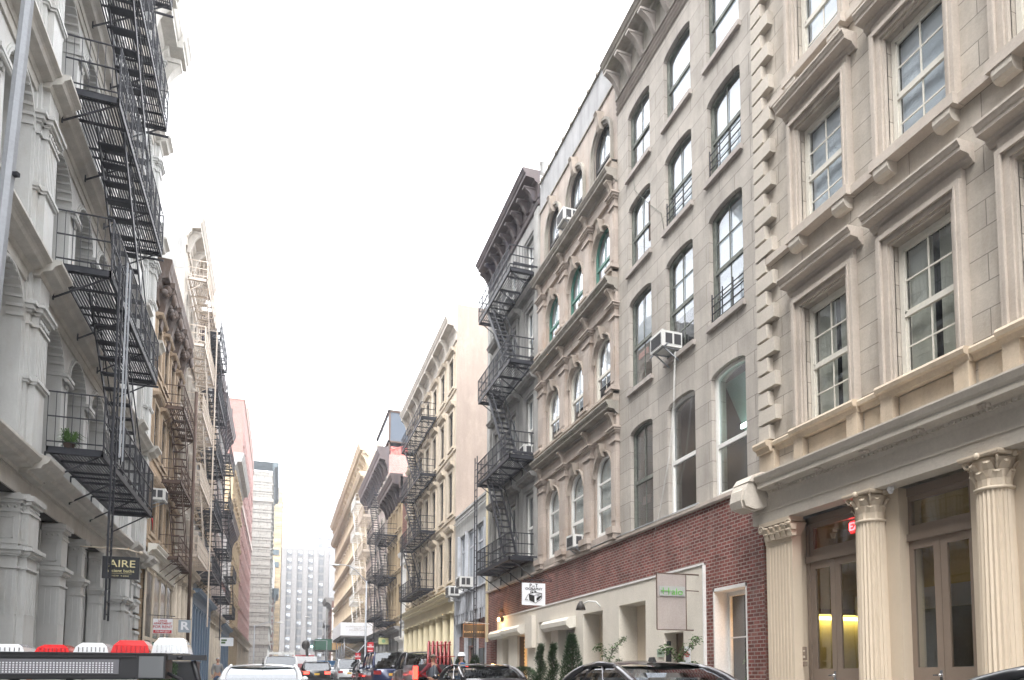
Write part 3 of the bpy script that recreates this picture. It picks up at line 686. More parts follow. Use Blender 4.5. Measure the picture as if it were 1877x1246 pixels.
s = MB(); pts = [(Cc.u(16.5),-.12,9.85),(Cc.u(16.62),-.1,8.5),(Cc.u(16.9),-.09,7.2),(Cc.u(17.5),-.07,5.8),(Cc.u(17.95),-.05,5.0),(Cc.u(18.05),-.05,4.4),(Cc.u(18.1),-.04,4.05)]
s.tube(pts,.007,6); s.tube([(p[0]+.05,p[1],p[2]) for p in pts[:4]],.005,6); hz = b.put(s, 'drain_hose', M['acw'])
s = MB(); s.tube([(b.u(19.0),-.02,16.4),(b.u(18.9),-.02,15.9),(b.u(18.0),-.02,14.9),(b.u(17.3),-.02,14.2),(b.u(17.15),-.02,13.6)],.008,5); b.put(s, 'cable', M['wold'])

# ================================================================== brick shopfront under C, B and F
b = S_ = B('brick_shopfront', 'low red brick and cream shopfront running under three loft buildings', 'R', R-.06, 12.98, 35.3, 'shopfront')
cr0, cr1 = b.u(33.25), b.u(15.25)
# upper brick band and brick ends
wall(b, M['brick'], 4.05, 5.40, [], 0, closed=False, name='brick_band')
wall(b, M['brick'], -.3, 4.05, [(b.u(14.28),.35,1.35,3.03,None)], .5, x0=cr1, closed=False, name='brick_pier')
wall(b, M['brick'], -.3, 4.05, [(b.u(34.05),.1,.95,3.3,None)], .5, x1=cr0, closed=False, name='brick_pier')
s = MB(); s.box(b.W-.03,b.W+.028,0.002,2.5,-.3,5.38); b.put(s, 'return_wall', M['brickd'])
s = MB(); s.prof(0,b.W,[(.06,5.40),(-.06,5.40),(-.08,5.44),(-.07,5.53),(.06,5.57)]); b.put(s, 'stone_coping', M['bstone'])
s = MB(); s.prof(b.u(22.5),b.u(15.5),[(.0,5.575),(-.09,5.545),(-.09,5.555),(.0,5.60)]); b.put(s, 'metal_flashing', M['steel'])
opc = [(b.u(19.15),.1,1.72,3.33,None),(b.u(22.0),.1,1.6,3.3,None),(b.u(26.65),.1,1.45,3.33,None),(b.u(24.4),.1,1.62,2.9,None),(b.u(29.45),.1,1.35,2.95,None),(b.u(31.9),.1,1.0,2.9,None),(b.u(16.75),.1,1.0,2.35,None)]
wall(b, M['cream'], -.3, 4.05, opc, .75, x0=cr0, x1=cr1, y=-.05, closed=False, name='cream_wall')
s = MB(); s.box(cr0,cr1,-.08,-.05,4.0,4.05); s.box(cr1-.04,cr1,-.08,.05,0,4.0); b.put(s, 'cream_edge', M['white'])
s = MB(); s.box(cr0,cr0+.01,-.05,.01,0,4.05)
b.put(s, 'wall_end', M['cream'])
M['buff'] = surf('buff_door_paint', (.44,.385,.30), streak=.05, rough=.5, bump=.05); M['gatem'] = surf('roller_gate_steel', (.33,.31,.29), rough=.5, streak=.2)
def door(b, x, w, z0, z1, y, m, vis=True):
    d = MB(); d.box(x-w/2,x+w/2,y,y+.06,z0,z1)
    for za, zb in ((.1,.42),(.47,.75)):
        hh = z1-z0
        d.box(x-w*.36,x-w*.36+.03,y-.015,y,z0+hh*za,z0+hh*zb); d.box(x+w*.36-.03,x+w*.36,y-.015,y,z0+hh*za,z0+hh*zb); d.box(x-w*.36,x+w*.36,y-.015,y,z0+hh*za,z0+hh*za+.03); d.box(x-w*.36,x+w*.36,y-.015,y,z0+hh*zb-.03,z0+hh*zb)
    d.box(x-w/2-.06,x-w/2,y-.03,y+.06,z0,z1+.06); d.box(x+w/2,x+w/2+.06,y-.03,y+.06,z0,z1+.06); d.box(x-w/2,x+w/2,y-.03,y+.06,z1,z1+.06)
    o = b.put(d, 'door', m); h = MB(); h.ell((x+w*.4,y-.05,z0+1.0),(.03,.04,.03),8,6); h.bar((x+w*.4,y,z0+1.0),(x+w*.4,y-.05,z0+1.0),.02); h.build('handle', M['chrome'], o)
    if vis: v = MB(); v.box(x-.12,x+.12,y-.012,y,z0+1.75,z0+2.1); v.build('door_light', M['acg'], o)
    return o
G1 = .35
door(b, b.u(18.75), .85, G1, 2.75, .55, M['buff']); s = MB(); s.box(b.u(20.0),b.u(18.3),.55,.6,2.81,3.43); s.box(b.u(20.0),b.u(19.25),.56,.6,.1,2.81); b.put(s, 'door_surround', M['creamp'])
s = MB(); s.box(b.u(18.95),b.u(18.5),.5,.55,2.9,3.2); b.put(s, 'notice_board', M['buff'])
door(b, b.u(21.6), .8, G1, 2.6, .55, M['creamp']); s = MB(); s.box(b.u(22.8),b.u(21.2),.56,.6,2.66,3.4); s.box(b.u(22.8),b.u(22.05),.56,.6,.1,2.66); b.put(s, 'door_surround', M['creamp'])
s = MB(); s.box(b.u(21.45),b.u(21.25),.5,.55,2.75,3.1); b.put(s, 'vent_grille', M['gatem'])
door(b, b.u(16.75), .95, G1, 2.43, .35, M['taupe'], False)
s = MB(); x0_, x1_ = b.u(27.35), b.u(25.95); s.box(x0_,x1_,.66,.7,.1,3.43); b.put(s, 'recess_panel', M['cream']); s = MB(); s.box(x1_-.22,x1_-.12,.3,.36,.1,3.4); b.put(s, 'gate_post', M['wdark'])
def rollgate(x, w, z1, m, mesh=False):
    s = MB()
    if not mesh:
        z = .25
        while z < z1: s.prof(x-w/2,x+w/2,[(.30,z),(.27,z+.035),(.30,z+.07)]); z += .075
    else:
        z = .25
        for r_ in range(int((z1-.25)/.075)):
            off = .08*(r_%2)
            k = 0
            while k*.16+off < w: xx = x-w/2+k*.16+off; s.box(xx,min(xx+.15,x+w/2),.15,.165,z+r_*.075,z+r_*.075+.055); k += 1
    return b.put(s, 'roller_gate', m)
rollgate(b.u(24.4), 1.56, 2.98, M['gatem']); rollgate(b.u(31.9), .94, 2.9, M['buff'])
M['lit'] = surf('emissive_yellow_gate_slats', (.80,.56,.25), rough=.5, streak=0, bump=.02)
M['lit'].node_tree.nodes['Principled BSDF'].inputs['Emission Color'].default_value = (1,.5,.16,1); M['lit'].node_tree.nodes['Principled BSDF'].inputs['Emission Strength'].default_value = .16  # slats emit faintly, standing in for lamplight on the gate
rollgate(b.u(29.3), .95, 2.95, M['lit'], True); s = MB(); s.box(b.u(29.95),b.u(29.85),.0,.2,.1,3.0); b.put(s, 'gate_rail', M['wdark'])
s = MB(); s.box(b.u(29.8),b.u(28.8),.45,.5,.2,3.0); b.put(s, 'gate_backing', plain('emissive_back_wall', (.6,.42,.2), .7, emit=(1,.6,.2), es=.25))  # backing is no lamp; its glow imitates warm light behind the slats
for ya, yb, zt in ((26.1,23.45,3.38),(31.5,28.95,3.47),(33.55,31.5,3.42)):
    s = MB(); x0_, x1_ = b.u(ya), b.u(yb); s.prof(x0_,x1_,[(-.05,zt-.36),(-.28,zt-.42),(-.42,zt-.3),(-.42,zt-.15),(-.30,zt-.02),(-.05,zt+.02)]); b.put(s, 'shutter_housing', M['wpaint'])
s = MB(); s.box(b.u(28.55),b.u(27.7),-.22,-.05,2.45,3.75); b.put(s, 'wall_box', M['cream'])
# big shop window at the brick end
x = b.u(14.28); s = MB(); s.box(x-.67,x-.62,.0,.5,.35,3.38); s.box(x+.62,x+.67,0,.5,.35,3.38); s.box(x-.67,x+.67,0,.5,3.30,3.38); s.box(x-.62,x-.55,.38,.46,.35,3.3); s.box(x+.55,x+.62,.38,.46,.35,3.3); s.box(x-.55,x+.55,.38,.46,3.2,3.3); s.box(x-.55,x+.55,.4,.44,2.2,2.23)
wf = b.put(s, 'shop_window', M['white']); s = MB(); s.face([(x-.55,.42,.35),(x+.55,.42,.35),(x+.55,.42,3.2),(x-.55,.42,3.2)]); s.build('pane', M['glassd'], wf)
s = MB(); s.face([(x-.9,1.4,.2),(x+.9,1.4,.2),(x+.9,1.4,3.3),(x-.9,1.4,3.3)]); s.build('shop_back_wall', surf('amber_interior', (.30,.17,.08), var=.5, vs=3, bump=0), wf)
s = MB(); s.ell((x+.2,.9,2.75),(.09,.09,.16),10,8); s.build('pendant_lamp', plain('amber_lamp', (1,.6,.25), .5, emit=(1,.5,.15), es=5), wf)
ld = bpy.data.lights.new('pendant_light','POINT'); ld.energy = 7; ld.color = (1,.5,.2); ld.shadow_soft_size = .1; lo_ = bpy.data.objects.new('pendant_light', ld); COL.objects.link(lo_); lo_.parent = wf; lo_.location = (x-.1,1.0,2.3)
s = MB(); s.lathe(x-.1,.62,[(.07,1.35),(.1,1.5),(.1,1.52)],12); s.lathe(x-.05,.62,[(.07,.85),(.1,1.0),(.1,1.02)],12); s.build('flower_pot', M['signw'], wf)
s = MB()
for k in range(160):
    px, py, pz = x-.1+random.gauss(0,.1), .62+random.gauss(0,.05), random.choice((1.6,1.08))+abs(random.gauss(0,.1)); a = random.uniform(0,6)
    s.face([(px,py,pz),(px+.05*cos(a),py+.02,pz+.04),(px+.09*cos(a),py,pz),(px+.05*cos(a),py-.02,pz-.03)])
s.build('potted_greenery', M['leafg'], wf)
# little things fixed to the wall
s = MB(); s.box(-.09,.09,-.12,0,-.11,.11); s.box(-.11,.11,-.15,-.12,-.13,.13); lm = b.put(s, 'wall_lamp', M['rust'], None, (b.u(32.3),-.06,3.93)); s = MB(); s.ell((0,-.19,-.02),(.1,.05,.09),10,6); s.build('bulb', M['lampw'], lm)
for nm_, lc_, pw_ in (('bulb_light',(0,-.30,-.08),14),):
    ld = bpy.data.lights.new(nm_,'POINT'); ld.energy = pw_; ld.color = (1,.55,.2); ld.shadow_soft_size = .08; lo_ = bpy.data.objects.new(nm_, ld); COL.objects.link(lo_); lo_.parent = lm; lo_.location = lc_
s = MB(); s.box(-.16,.16,-.14,.0,-.1,.1); s.box(-.22,-.18,-.1,-.04,-.12,.1); b.put(s, 'junction_box', M['rust'], None, (b.u(32.6),0,4.38))
s = MB(); s.tube([(.35,.0,-.1),(.25,-.12,.07),(.05,-.3,.1),(-.15,-.42,.02)],.022,8); s.lathe(-.2,-.46,[(.06,.06),(.11,.0),(.16,-.16)],14); gn = b.put(s, 'gooseneck_lamp', M['acw'], None, (b.u(21.7),-.05,3.62)); s = MB(); s.lathe(-.2,-.46,[(.165,-.17),(.12,.0),(.06,.08),(.05,.12)],14); s.build('lamp_shade', M['wdark'], gn)
s = MB(); s.box(-.19,.19,-.02,0,-.11,.11); pq = b.put(s, 'door_plaque', surf('pale_green_plaque', (.36,.42,.34), streak=0, bump=0), None, (b.u(17.42),-.055,1.93)); text('Halo', .13, M['leafd'], pq, (0,-.026,0))
s = MB(); s.box(-.09,.09,-.06,0,-.2,.2); s.box(-.07,.07,-.05,0,.24,.36); b.put(s, 'mail_box', M['signblk'], None, (b.u(16.95),-.055,1.86))
s = MB(); s.box(-.13,.13,-.012,0,-.17,.17); rs = b.put(s, 'notice_sign', M['signr'], None, (b.u(18.02),-.055,1.52)); text('PUBLIC\nNOTICE\nBOARD', .072, M['signw'], rs, (0,-.016,0), bold=.002)
s = MB(); s.box(-.14,.14,-.01,0,-.2,.2); rs = b.put(s, 'paper_notice', M['signw'], None, (b.u(16.05),-.055,1.85)); text('NO\nSOLICITING\nPLEASE', .05, M['signr'], rs, (0,-.014,0))
s = MB(); s.box(-.06,.06,-.03,0,0,.42); ic = b.put(s, 'intercom', M['steel'], None, (b.u(33.95),.40,1.95)); s = MB(); s.box(-.04,.04,-.036,-.03,.28,.36); s.box(-.04,.04,-.036,-.03,.05,.15); s.build('button_panel', M['acg'], ic)
s = MB(); s.box(b.u(34.5),b.u(33.55),.45,.5,.1,3.4); b.put(s, 'entry_panel', M['creamp'])
s = MB(); s.box(-.03,.05,-.06,0,-.06,.06); b.put(s, 'door_bell', M['wdark'], None, (b.u(22.35),.52,1.9))

# ================================================================== Bq: brownstone with round headed windows
b = Bq = B('arched_brownstone_building', 'brown stone building with round headed windows between pilasters and heavy weathered cornices', 'R', R, 20.12, 27.5)
bc = [21.25,23.55,25.85]; ops = []
rowb = ((5.80,8.5,'wwhite'),(10.18,12.40,'wpaint'),(14.12,16.05,'wgreen'),(17.75,19.62,'wdark'))
for zb, zt, f in rowb:
    for y_ in bc: ops.append((b.u(y_), zb, 1.38, zt-zb, 'r'))
wall(b, M['bstone'], 5.46, 20.45, ops, .42)
wall(b, M['stucco'], 20.47, 21.72, [], 0, closed=True, name='parapet')
s = MB(); s.box(0,b.W,-.06,.1,21.72,21.78); s.box(0,b.W,-.05,0,20.42,20.47)
k = 0.3
while k < b.W: s.box(k,k+.1,-.1,.0,21.70,21.80); k += .8
b.put(s, 'coping', M['bdark'])
for i, (zb, zt, f) in enumerate(rowb):
    for k, y_ in enumerate(bc):
        x = b.u(y_)
        window(b, x, zb+.01, 1.37, zt-zb-.02, .05, 'r', f, 'glass', (1,2,2,2)[i], 1, 1, (.33,.44,.42,.36)[i], (.12,.12,.06,.07)[i], blind=(.99,.7,.98,.98)[i], bm='curt' if i == 0 else 'blind', third=(i == 0))
        s = MB(); r = .69; zc = zt-r
        rb = .18 if i == 3 else .07
        for kk in range(16):
            a0, a1 = pi*kk/16, pi*(kk+1)/16
            for (ra, rc, pr) in ((r, r+rb*.5, .05),(r+rb*.5, r+rb, .11)):
                P = lambda rr, a, y: (x+rr*cos(a), y, zc+rr*sin(a))
                s.face([P(ra,a0,-pr),P(ra,a1,-pr),P(rc,a1,-pr),P(rc,a0,-pr)][::-1]); s.face([P(rc,a0,-pr),P(rc,a1,-pr),P(rc,a1,0),P(rc,a0,0)]); s.face([P(ra,a0,-pr),P(ra,a0,.02),P(ra,a1,.02),P(ra,a1,-pr)])
        if i == 3:
            for sg in (-1,1): s.box(x+sg*r,x+sg*(r+rb*.5),-.05,.02,zb,zc); s.box(x+sg*(r+rb*.5),x+sg*(r+rb),-.11,.02,zb,zc)
        b.put(s, 'arch_moulding', M['bdark'] if i == 3 else M['btrim'])
        s = MB(); s.prof(x-.11,x+.11,[(0,zt-.12),(-.14,zt-.14),(-.2,zt+.0),(-.24,zt+.22 if i<3 else zt+.34),(-.3,zt+.28 if i<3 else zt+.45),(0,zt+.3 if i<3 else zt+.5)]); b.put(s, 'keystone', M['btrim'])
        if i == 1 and k == 0:
            s = MB(); s.bar((x-.55,.1,zb+.62),(x+.55,.1,zb+.62),.025)
            for q in range(4): s.bar((x-.4+q*.27,.1,zb),(x-.4+q*.27,.1,zb+.62),.02)
            b.put(s, 'window_guard', M['black'])
for i, (zb, ct) in enumerate(((5.80,9.02),(10.18,13.0),(14.12,16.6))):
    for py in (27.1,24.7,22.4,20.3):
        x = b.u(py); hw = .29 if py != 20.3 else .17
        s = MB(); s.box(x-hw,x+hw,-.13,.02,zb+(.0 if i else .0),ct-.42); s.box(x-hw+.07,x+hw-.07,-.145,-.13,zb+.3,ct-.6)
        for (za, zc, e) in ((ct-.46,ct-.40,.05),(ct-.40,ct-.18,0),(ct-.18,ct-.12,.04),(ct-.12,ct-.05,.09),(ct-.05,ct,.13)): s.box(x-hw-e,x+hw+e,-.13-e,.02,za,zc)
        s.box(x-hw-.07,x+hw+.07,-.3,.02,zb-.12 if i == 0 else zb,zb+.08 if i == 0 else zb+.1)
        if i == 0: s.box(x-hw-.02,x+hw+.02,-.25,.02,5.5,zb-.12)
        b.put(s, 'pilaster', M['bstone'])
    s = MB(); s.box(0,b.W,-.10,0,ct,ct+.42); s.box(0,b.W,-.13,0,ct+.38,ct+.42); b.put(s, 'frieze', M['bstone'])
    s = MB(); zc0 = ct+.42; s.prof(-.02,b.W-.02,cprof(0,zc0,zc0+.40,.45)); o = b.put(s, 'storey_cornice', M['bdark'])
    s = MB(); s.box(0,b.W-.02,-.2,0,zc0+.42,(10.18,14.12,17.75)[i]); s.box(0,b.W-.02,-.27,0,(10.18,14.12,17.75)[i]-.10,(10.18,14.12,17.75)[i]-.02); b.put(s, 'sill_course', M['btrim'])
    for py in (27.1,24.7,22.4,20.4): s = MB(); bracket(s, b.u(py), -.1, ct+.1, ct+.5, .22, .18); b.put(s, 'modillion', M['btrim'])
s = MB(); s.box(0,b.W,-.12,0,5.55,5.78); b.put(s, 'sill_course', M['bstone'])
ac_unit('white air conditioner in the arched top floor window', Bq, b.u(23.85), 17.74, y=-.5, w=.66, h=.44, d=.7)
ac_unit('white air conditioner in the lowest arched window above the brick band', Bq, b.u(23.2), 5.72, y=-.40, w=.62, h=.42, d=.6)

# ================================================================== Fq: sooty grey building with fire escape
b = Fq = B('grey_fire_escape_building', 'sooty grey stone building with hooded windows, dark brown cornice and black fire escape', 'R', R, 27.52, 35.3)
fc = [28.72,31.12,33.55]; ops = []
rowf = ((6.25,8.95),(10.5,13.08),(14.7,16.95),(18.35,20.0))
for zb, zt in rowf:
    for y_ in fc: ops.append((b.u(y_), zb, 1.02, zt-zb, None))
wall(b, M['fstone'], 5.46, 21.6, ops, .35)
for i, (zb, zt) in enumerate(rowf):
    for k, y_ in enumerate(fc):
        x = b.u(y_); window(b, x, zb+.01, 1.01, zt-zb-.02, .07, None, 'wwhite', 'glass', 2 if i else 1, 1, 1, .46, .07, blind=(None,.5,.6,.9)[i])
        s = MB()
        for (o_, i_, pr) in ((.22,.12,.10),(.12,0,.06)):
            for sg in (-1,1): s.box(x+sg*(.51+o_),x+sg*(.51+i_),-pr,.02,zb-.0,zt+o_)
            s.box(x-.51-i_,x+.51+i_,-pr,.02,zt+i_,zt+o_)
        s.box(x-.75,x+.75,-.16,.02,zb-.14,zb); b.put(s, 'window_surround', M['ftrim'])
        if i < 3:
            s = MB(); s.box(x-.78,x+.78,-.1,0,zt+.22,zt+.38); s.prof(x-.98,x+.98,cprof(0,zt+.38,zt+.68,.38)); b.put(s, 'window_hood', M['ftrim'])
    s = MB(); s.box(0,b.W,-.06,0,zb-.28,zb-.14); b.put(s, 'sill_course', M['ftrim'])
s = MB()
for x0_ in (0,b.W-.5): s.box(x0_,x0_+.5,-.1,0,5.5,20.8)
b.put(s, 'corner_strip', M['fstone'])
s = MB(); s.prof(0,b.W,cprof(0,21.75,22.35,.78)); s.box(0,b.W,-.1,.0,21.2,21.75); s.prof(0,b.W,[(0,20.9),(-.08,20.92),(-.14,21.05),(-.1,21.1),(0,21.14)]); b.put(s, 'cornice', M['fcorn'])
for k in range(9): s = MB(); bracket(s, .35+k*.88, -.1, 21.2, 21.76, .5, .2); b.put(s, 'cornice_bracket', M['fcorn'])
fire_escape(b, b.u(33.1), b.u(28.0), [6.15,10.35,14.35,18.25], 'black', -1.15, -.08, .95, (b.u(31.9), b.u(28.9)), .085, (b.u(33.0),-1.25,2.2,11.6), wst=.55)
s = MB(); s.box(b.u(35.3),b.u(35.0),-.13,0,3.0,11.0); b.put(s, 'cream_corner_strip', M['creamg'])
s = MB(); s.box(-.2,.2,.0,.5,22.3,22.9); s.lathe(b.W-.1,.15,[(.12,22.3),(.12,22.75),(.16,22.76),(.16,22.85)],10); b.put(s, 'roof_vent', M['acw'])
ac_unit('white air conditioner behind the top of the black fire escape', Fq, b.u(31.1), 18.4, y=-.45, w=.66, h=.42)
ac_unit('small white air conditioner behind the third level of the black fire escape', Fq, b.u(33.5), 14.75, y=-.45, w=.6, h=.4)
ac_unit('white air conditioner behind the second level of the black fire escape', Fq, b.u(28.75), 10.55, y=-.35, w=.6, h=.4)

# ================================================================== A: ornate grey cast iron building, left foreground
LX = -5.7
b = A = B('cast_iron_building', 'ornate pale grey cast iron building with fluted piers, arches and black fire escape', 'L', LX, 2.0, 35.2)
arches = [21.77+2.44*k for k in range(4)]+[33.1]+[18.45-2.44*k for k in range(4)]+[7.4,5.0,2.9]
piers = [20.0, 31.35, 8.95, 34.75]
fz = [6.3, 10.9, 15.5, 20.1, 24.7]
ops = []
for z in fz:
    for y_ in arches:
        wv = 1.8 if y_ > 3.2 else 1.2
        ops.append((b.u(y_), z+.02, wv, 4.0, 'r'))
wall(b, M['iron'], 5.5, 29.3, ops, .85, back=12)
ops2 = [(b.u(y_), .45, (1.9 if y_ not in (33.1,) else 1.6), 5.0, None) for y_ in arches]
wall(b, M['iron'], -.3, 5.5, [], 0, x0=0, x1=.3, closed=False, name='end_pier')
o = MB()
for z in fz:                                            # recessed sash wall of each loggia
    for y_ in arches:
        x = b.u(y_); wv = 1.8 if y_ > 3.2 else 1.2
        s = MB(); iw = wv*.62; s.box(x-wv/2,x-iw/2,.85,1.0,z,z+4); s.box(x+iw/2,x+wv/2,.85,1.0,z,z+4); s.box(x-iw/2,x+iw/2,.85,1.0,z,z+.35)
        n = 10; zc = z+3.8-iw/2-.1
        for k in range(n):
            a0, a1 = pi*k/n, pi*(k+1)/n; p0, p1 = (x+iw/2*cos(a0), zc+iw/2*sin(a0)), (x+iw/2*cos(a1), zc+iw/2*sin(a1))
            s.face([(p1[0],.86,p1[1]),(p0[0],.86,p0[1]),(p0[0],.86,z+4),(p1[0],.86,z+4)])
        for sg in (-1,1): s.tube([(x+sg*(iw/2+.13)+.05*sin(t*.9), .84, z+.7+t*.22) for t in range(12)], .016, 4)
        s.box(x-wv/2,x+wv/2,.8,.86,z+2.85,z+2.92); s.box(x-wv/2,x+wv/2,.77,.86,z+.3,z+.4)
        q = b.put(s, 'loggia_wall', M['iron'])
        window(b, x, z+.36, iw, 3.34, .9, 'r', 'iron', 'glass', 1, 1, 1, .5, .05)
for z in fz:
    for i, y_ in enumerate(arches):                        # fluted arch soffit ribs
        wv = 1.8 if y_ > 3.2 else 1.2; r = wv/2; zc = z+4.02-r; x = b.u(y_); s = MB()
        for k in range(14):
            a = pi*(k+.5)/14; s.bar((x+(r-.0)*cos(a), -.03, zc+r*sin(a)), (x+(r-.0)*cos(a), .3, zc+r*sin(a)), .07)
        for k in range(16):
            a0, a1 = pi*k/16, pi*(k+1)/16
            P = lambda rr, a, y: (x+rr*cos(a), y, zc+rr*sin(a))
            for (ra, rc, pr) in ((r,r+.06,.045),(r+.06,r+.11,.02)):
                s.face([P(ra,a0,-pr),P(rc,a0,-pr),P(rc,a1,-pr),P(ra,a1,-pr)]); s.face([P(rc,a0,-pr),P(rc,a0,0),P(rc,a1,0),P(rc,a1,-pr)]); s.face([P(ra,a0,-pr),P(ra,a1,-pr),P(ra,a1,0),P(ra,a0,0)])
        b.put(s, 'arch_moulding', M['iron'])
colY = [22.99,25.43,27.87,17.23,14.79,12.35]
def stepped(s, x, hw, y, z0, z1, e): s.box(x-hw-e, x+hw+e, y-e, .1, z0, z1)
for z in fz:
    for cy_ in colY:
        x = b.u(cy_); s = MB(); zs = z+3.12
        s.box(x-.3,x+.3,-.04,.5,z,z+.12); s.lathe(x,.16,[(.27,z+.12),(.28,z+.2),(.22,z+.26),(.25,z+.34),(.2,z+.4),(.2,z+.95),(.235,z+.98),(.235,z+1.06),(.2,z+1.09),(.175,zs-.42),(.2,zs-.4),(.2,zs-.35),(.17,zs-.33),(.17,zs-.2),(.25,zs-.1)],18)
        for k in range(10):
            a = 2*pi*k/10; s.ell((x+.21*cos(a),.16+.21*sin(a),zs-.2),(.045,.045,.09),6,5)
        s.box(x-.30,x+.30,-.08,.5,zs-.1,zs-.03); s.box(x-.36,x+.36,-.14,.55,zs-.03,zs+.06)
        s.tube([(x-.32,-.1,zs-.12),(x+.32,-.1,zs-.12)],.05,8)
        b.put(s, 'column', M['iron'])
    for py in piers:
        x = b.u(py); s = MB(); hw = .36 if py != 34.75 else .3
        s.box(x-.62,x+.62,-.05,.05,z,z+4.2); 
        for (h_, y_, m_) in ((hw+.17,-.11,0),(hw,-.24,1)):
            s.box(x-h_,x+h_,y_,.02,z,z+4.35)
            for (za, zc, e) in ((0,.22,.07),(.22,.3,.035),(1.72,1.78,.05),(1.78,1.86,.08),(1.86,1.9,.03),(3.08,3.14,.05),(3.36,3.42,.05),(3.42,3.52,.11),(3.52,3.6,.16)): stepped(s, x, h_, y_, z+za, z+zc, e)
        for k in range(6): xx = x-hw+.06+k*(2*hw-.12)/5; s.box(xx-.018,xx+.018,-.26,-.24,z+1.95,z+3.02)
        for k in range(2):
            for sg in (-1,1): yy = -.20+k*.08; s.box(x+sg*hw,x+sg*(hw+.015),yy-.012,yy+.012,z+1.95,z+3.02)
        for k in range(5): s.ell((x-hw+.08+k*.14,-.27,z+3.25),(.05,.03,.06),8,5)
        b.put(s, 'pier', M['iron'])
    zt = z+4.35; zb = z+4.6
    s = MB(); s.box(0,b.W,-.05,.02,z+4.06,zt)
    s.prof(-.05,b.W,[(0,zt-.05),(-.08,zt-.05),(-.12,zt+.05),(-.32,zt+.12),(-.36,zt+.2),(-.4,zt+.24),(-.5,zt+.3),(-.5,zt+.36),(0,zb+.12)] if z < 24 else [(0,zt-.05),(-.2,zt),(-.25,zt+.2),(0,zt+.3)])
    if z < 24:
        for py in piers: x = b.u(py); s.prof(x-.5,x+.5,[(0,zt-.06),(-.26,zt-.06),(-.3,zt+.04),(-.5,zt+.11),(-.54,zt+.19),(-.58,zt+.23),(-.68,zt+.29),(-.68,zt+.37),(0,zb+.13)])
    b.put(s, 'storey_cornice', M['irond'])
s = MB(); s.prof(-.1,b.W+.1,cprof(0,28.3,29.6,1.0)); b.put(s, 'top_cornice', M['irond'])
for py in piers: x = b.u(py); s = MB(); s.prof(x-.7,x+.7,cprof(-.1,28.32,29.62,1.15)); bracket(s, x, -.1, 26.9, 28.6, .8, .5); b.put(s, 'cornice_block', M['irond'])
# ground floor entablature and posts
s = MB(); s.box(0,b.W,-.04,.4,5.45,6.0); s.box(0,b.W,-.06,0,5.85,5.89)
s.prof(-.05,b.W+.05,[(0,5.9),(-.08,5.9),(-.1,5.98),(-.34,6.04),(-.38,6.12),(-.46,6.16),(-.52,6.24),(-.52,6.30),(0,6.42)])
for py in piers: x = b.u(py); s.prof(x-.6,x+.6,[(0,5.89),(-.24,5.89),(-.26,5.97),(-.5,6.03),(-.54,6.11),(-.62,6.15),(-.68,6.23),(-.68,6.31),(0,6.43)])
b.put(s, 'street_cornice', M['irond'])
def post(y_, w_, d0, d1, big=False):
    x = b.u(y_); s = MB(); hw = w_/2; s.box(x-hw,x+hw,d0,d1,-.2,5.46)
    def ring(za, zc, e): s.box(x-hw-e,x+hw+e,d0-e,d1,za,zc)
    ring(-.2,.55,.06); ring(.55,.62,.03); ring(3.72,3.77,.04); ring(4.0,4.05,.05); ring(4.05,4.13,.09); ring(4.13,4.22,.14); ring(4.28,4.3,.02)
    ring(5.0,5.05,.03); ring(5.2,5.28,.06); ring(5.28,5.4,.11)
    n = max(2,int(w_/.12))
    for k in range(n): xx = x-hw+.06+k*(w_-.12)/max(1,n-1); s.box(xx-.02,xx+.02,d0-.014,d0,2.7,3.66); s.ell((xx,d0-.01,4.92+.2),(.035,.02,.035),6,4)
    m_ = int((d1-d0)/.13)
    for k in range(m_): yy = d0+.08+k*.13; s.box(x-hw-.014,x-hw,yy-.02,yy+.02,2.7,3.66); s.ell((x-hw-.01,yy,5.12),(.02,.035,.035),6,4)
    s.box(x-hw-.02,x-hw,d0+.1,d1-.1,4.40,4.43); s.box(x-hw-.02,x-hw,d0+.1,d1-.1,4.87,4.9); s.box(x-hw-.02,x-hw,d0+.1,d0+.13,4.4,4.9)
    b.put(s, 'post', M['iron'])
for py in (20.0,31.35,8.95): post(py,1.05,-.12,.4); post(py,.74,-.26,-.12)
for y_ in (23.3,17.2): post(y_,.6,-.1,.42)
for y_ in (25.6,28.1,14.6,12.0): post(y_,.34,-.05,.3)
post(33.4,.5,-.08,.5)
s = MB(); z = 0
while z < 5.4: s.box(b.W-.9,b.W,-.06,.5,z,z+.42); s.box(b.W-.95,b.W+.02,-.1,.5,z+.42,z+.5); s.box(b.W-.93,b.W+.01,-.08,.5,z+.5,z+.55); z += .66
b.put(s, 'rusticated_end_pier', M['iron'])
gy = [19.2,20.8,22.95,23.65,25.4,25.8,27.9,28.3,30.7,32.0,33.1,33.7,34.3]
for k in range(0,len(gy)-1):
    if k%2 == 0 and k > 0: continue
for ya, yb in ((9.6,11.8),(12.2,14.4),(14.8,16.9),(17.5,19.3),(20.7,22.9),(23.7,25.4),(25.8,27.9),(28.3,30.7),(32.0,33.1),(33.7,34.4)):
    x0, x1 = b.u(ya), b.u(yb); s = MB()
    s.box(x0,x0+.1,.35,.5,.1,5.45); s.box(x1-.1,x1,.35,.5,.1,5.45); s.box(x0,x1,.35,.5,5.2,5.45); s.box(x0,x1,.35,.5,.1,.8); s.box(x0+.1,x0+.16,.4,.48,.8,5.2); s.box(x1-.16,x1-.1,.4,.48,.8,5.2)
    q = b.put(s, 'shop_window', M['iron']); s = MB(); s.face([(x0+.1,.45,.8),(x1-.1,.45,.8),(x1-.1,.45,5.2),(x0+.1,.45,5.2)]); s.build('pane', M['glassb'], q)
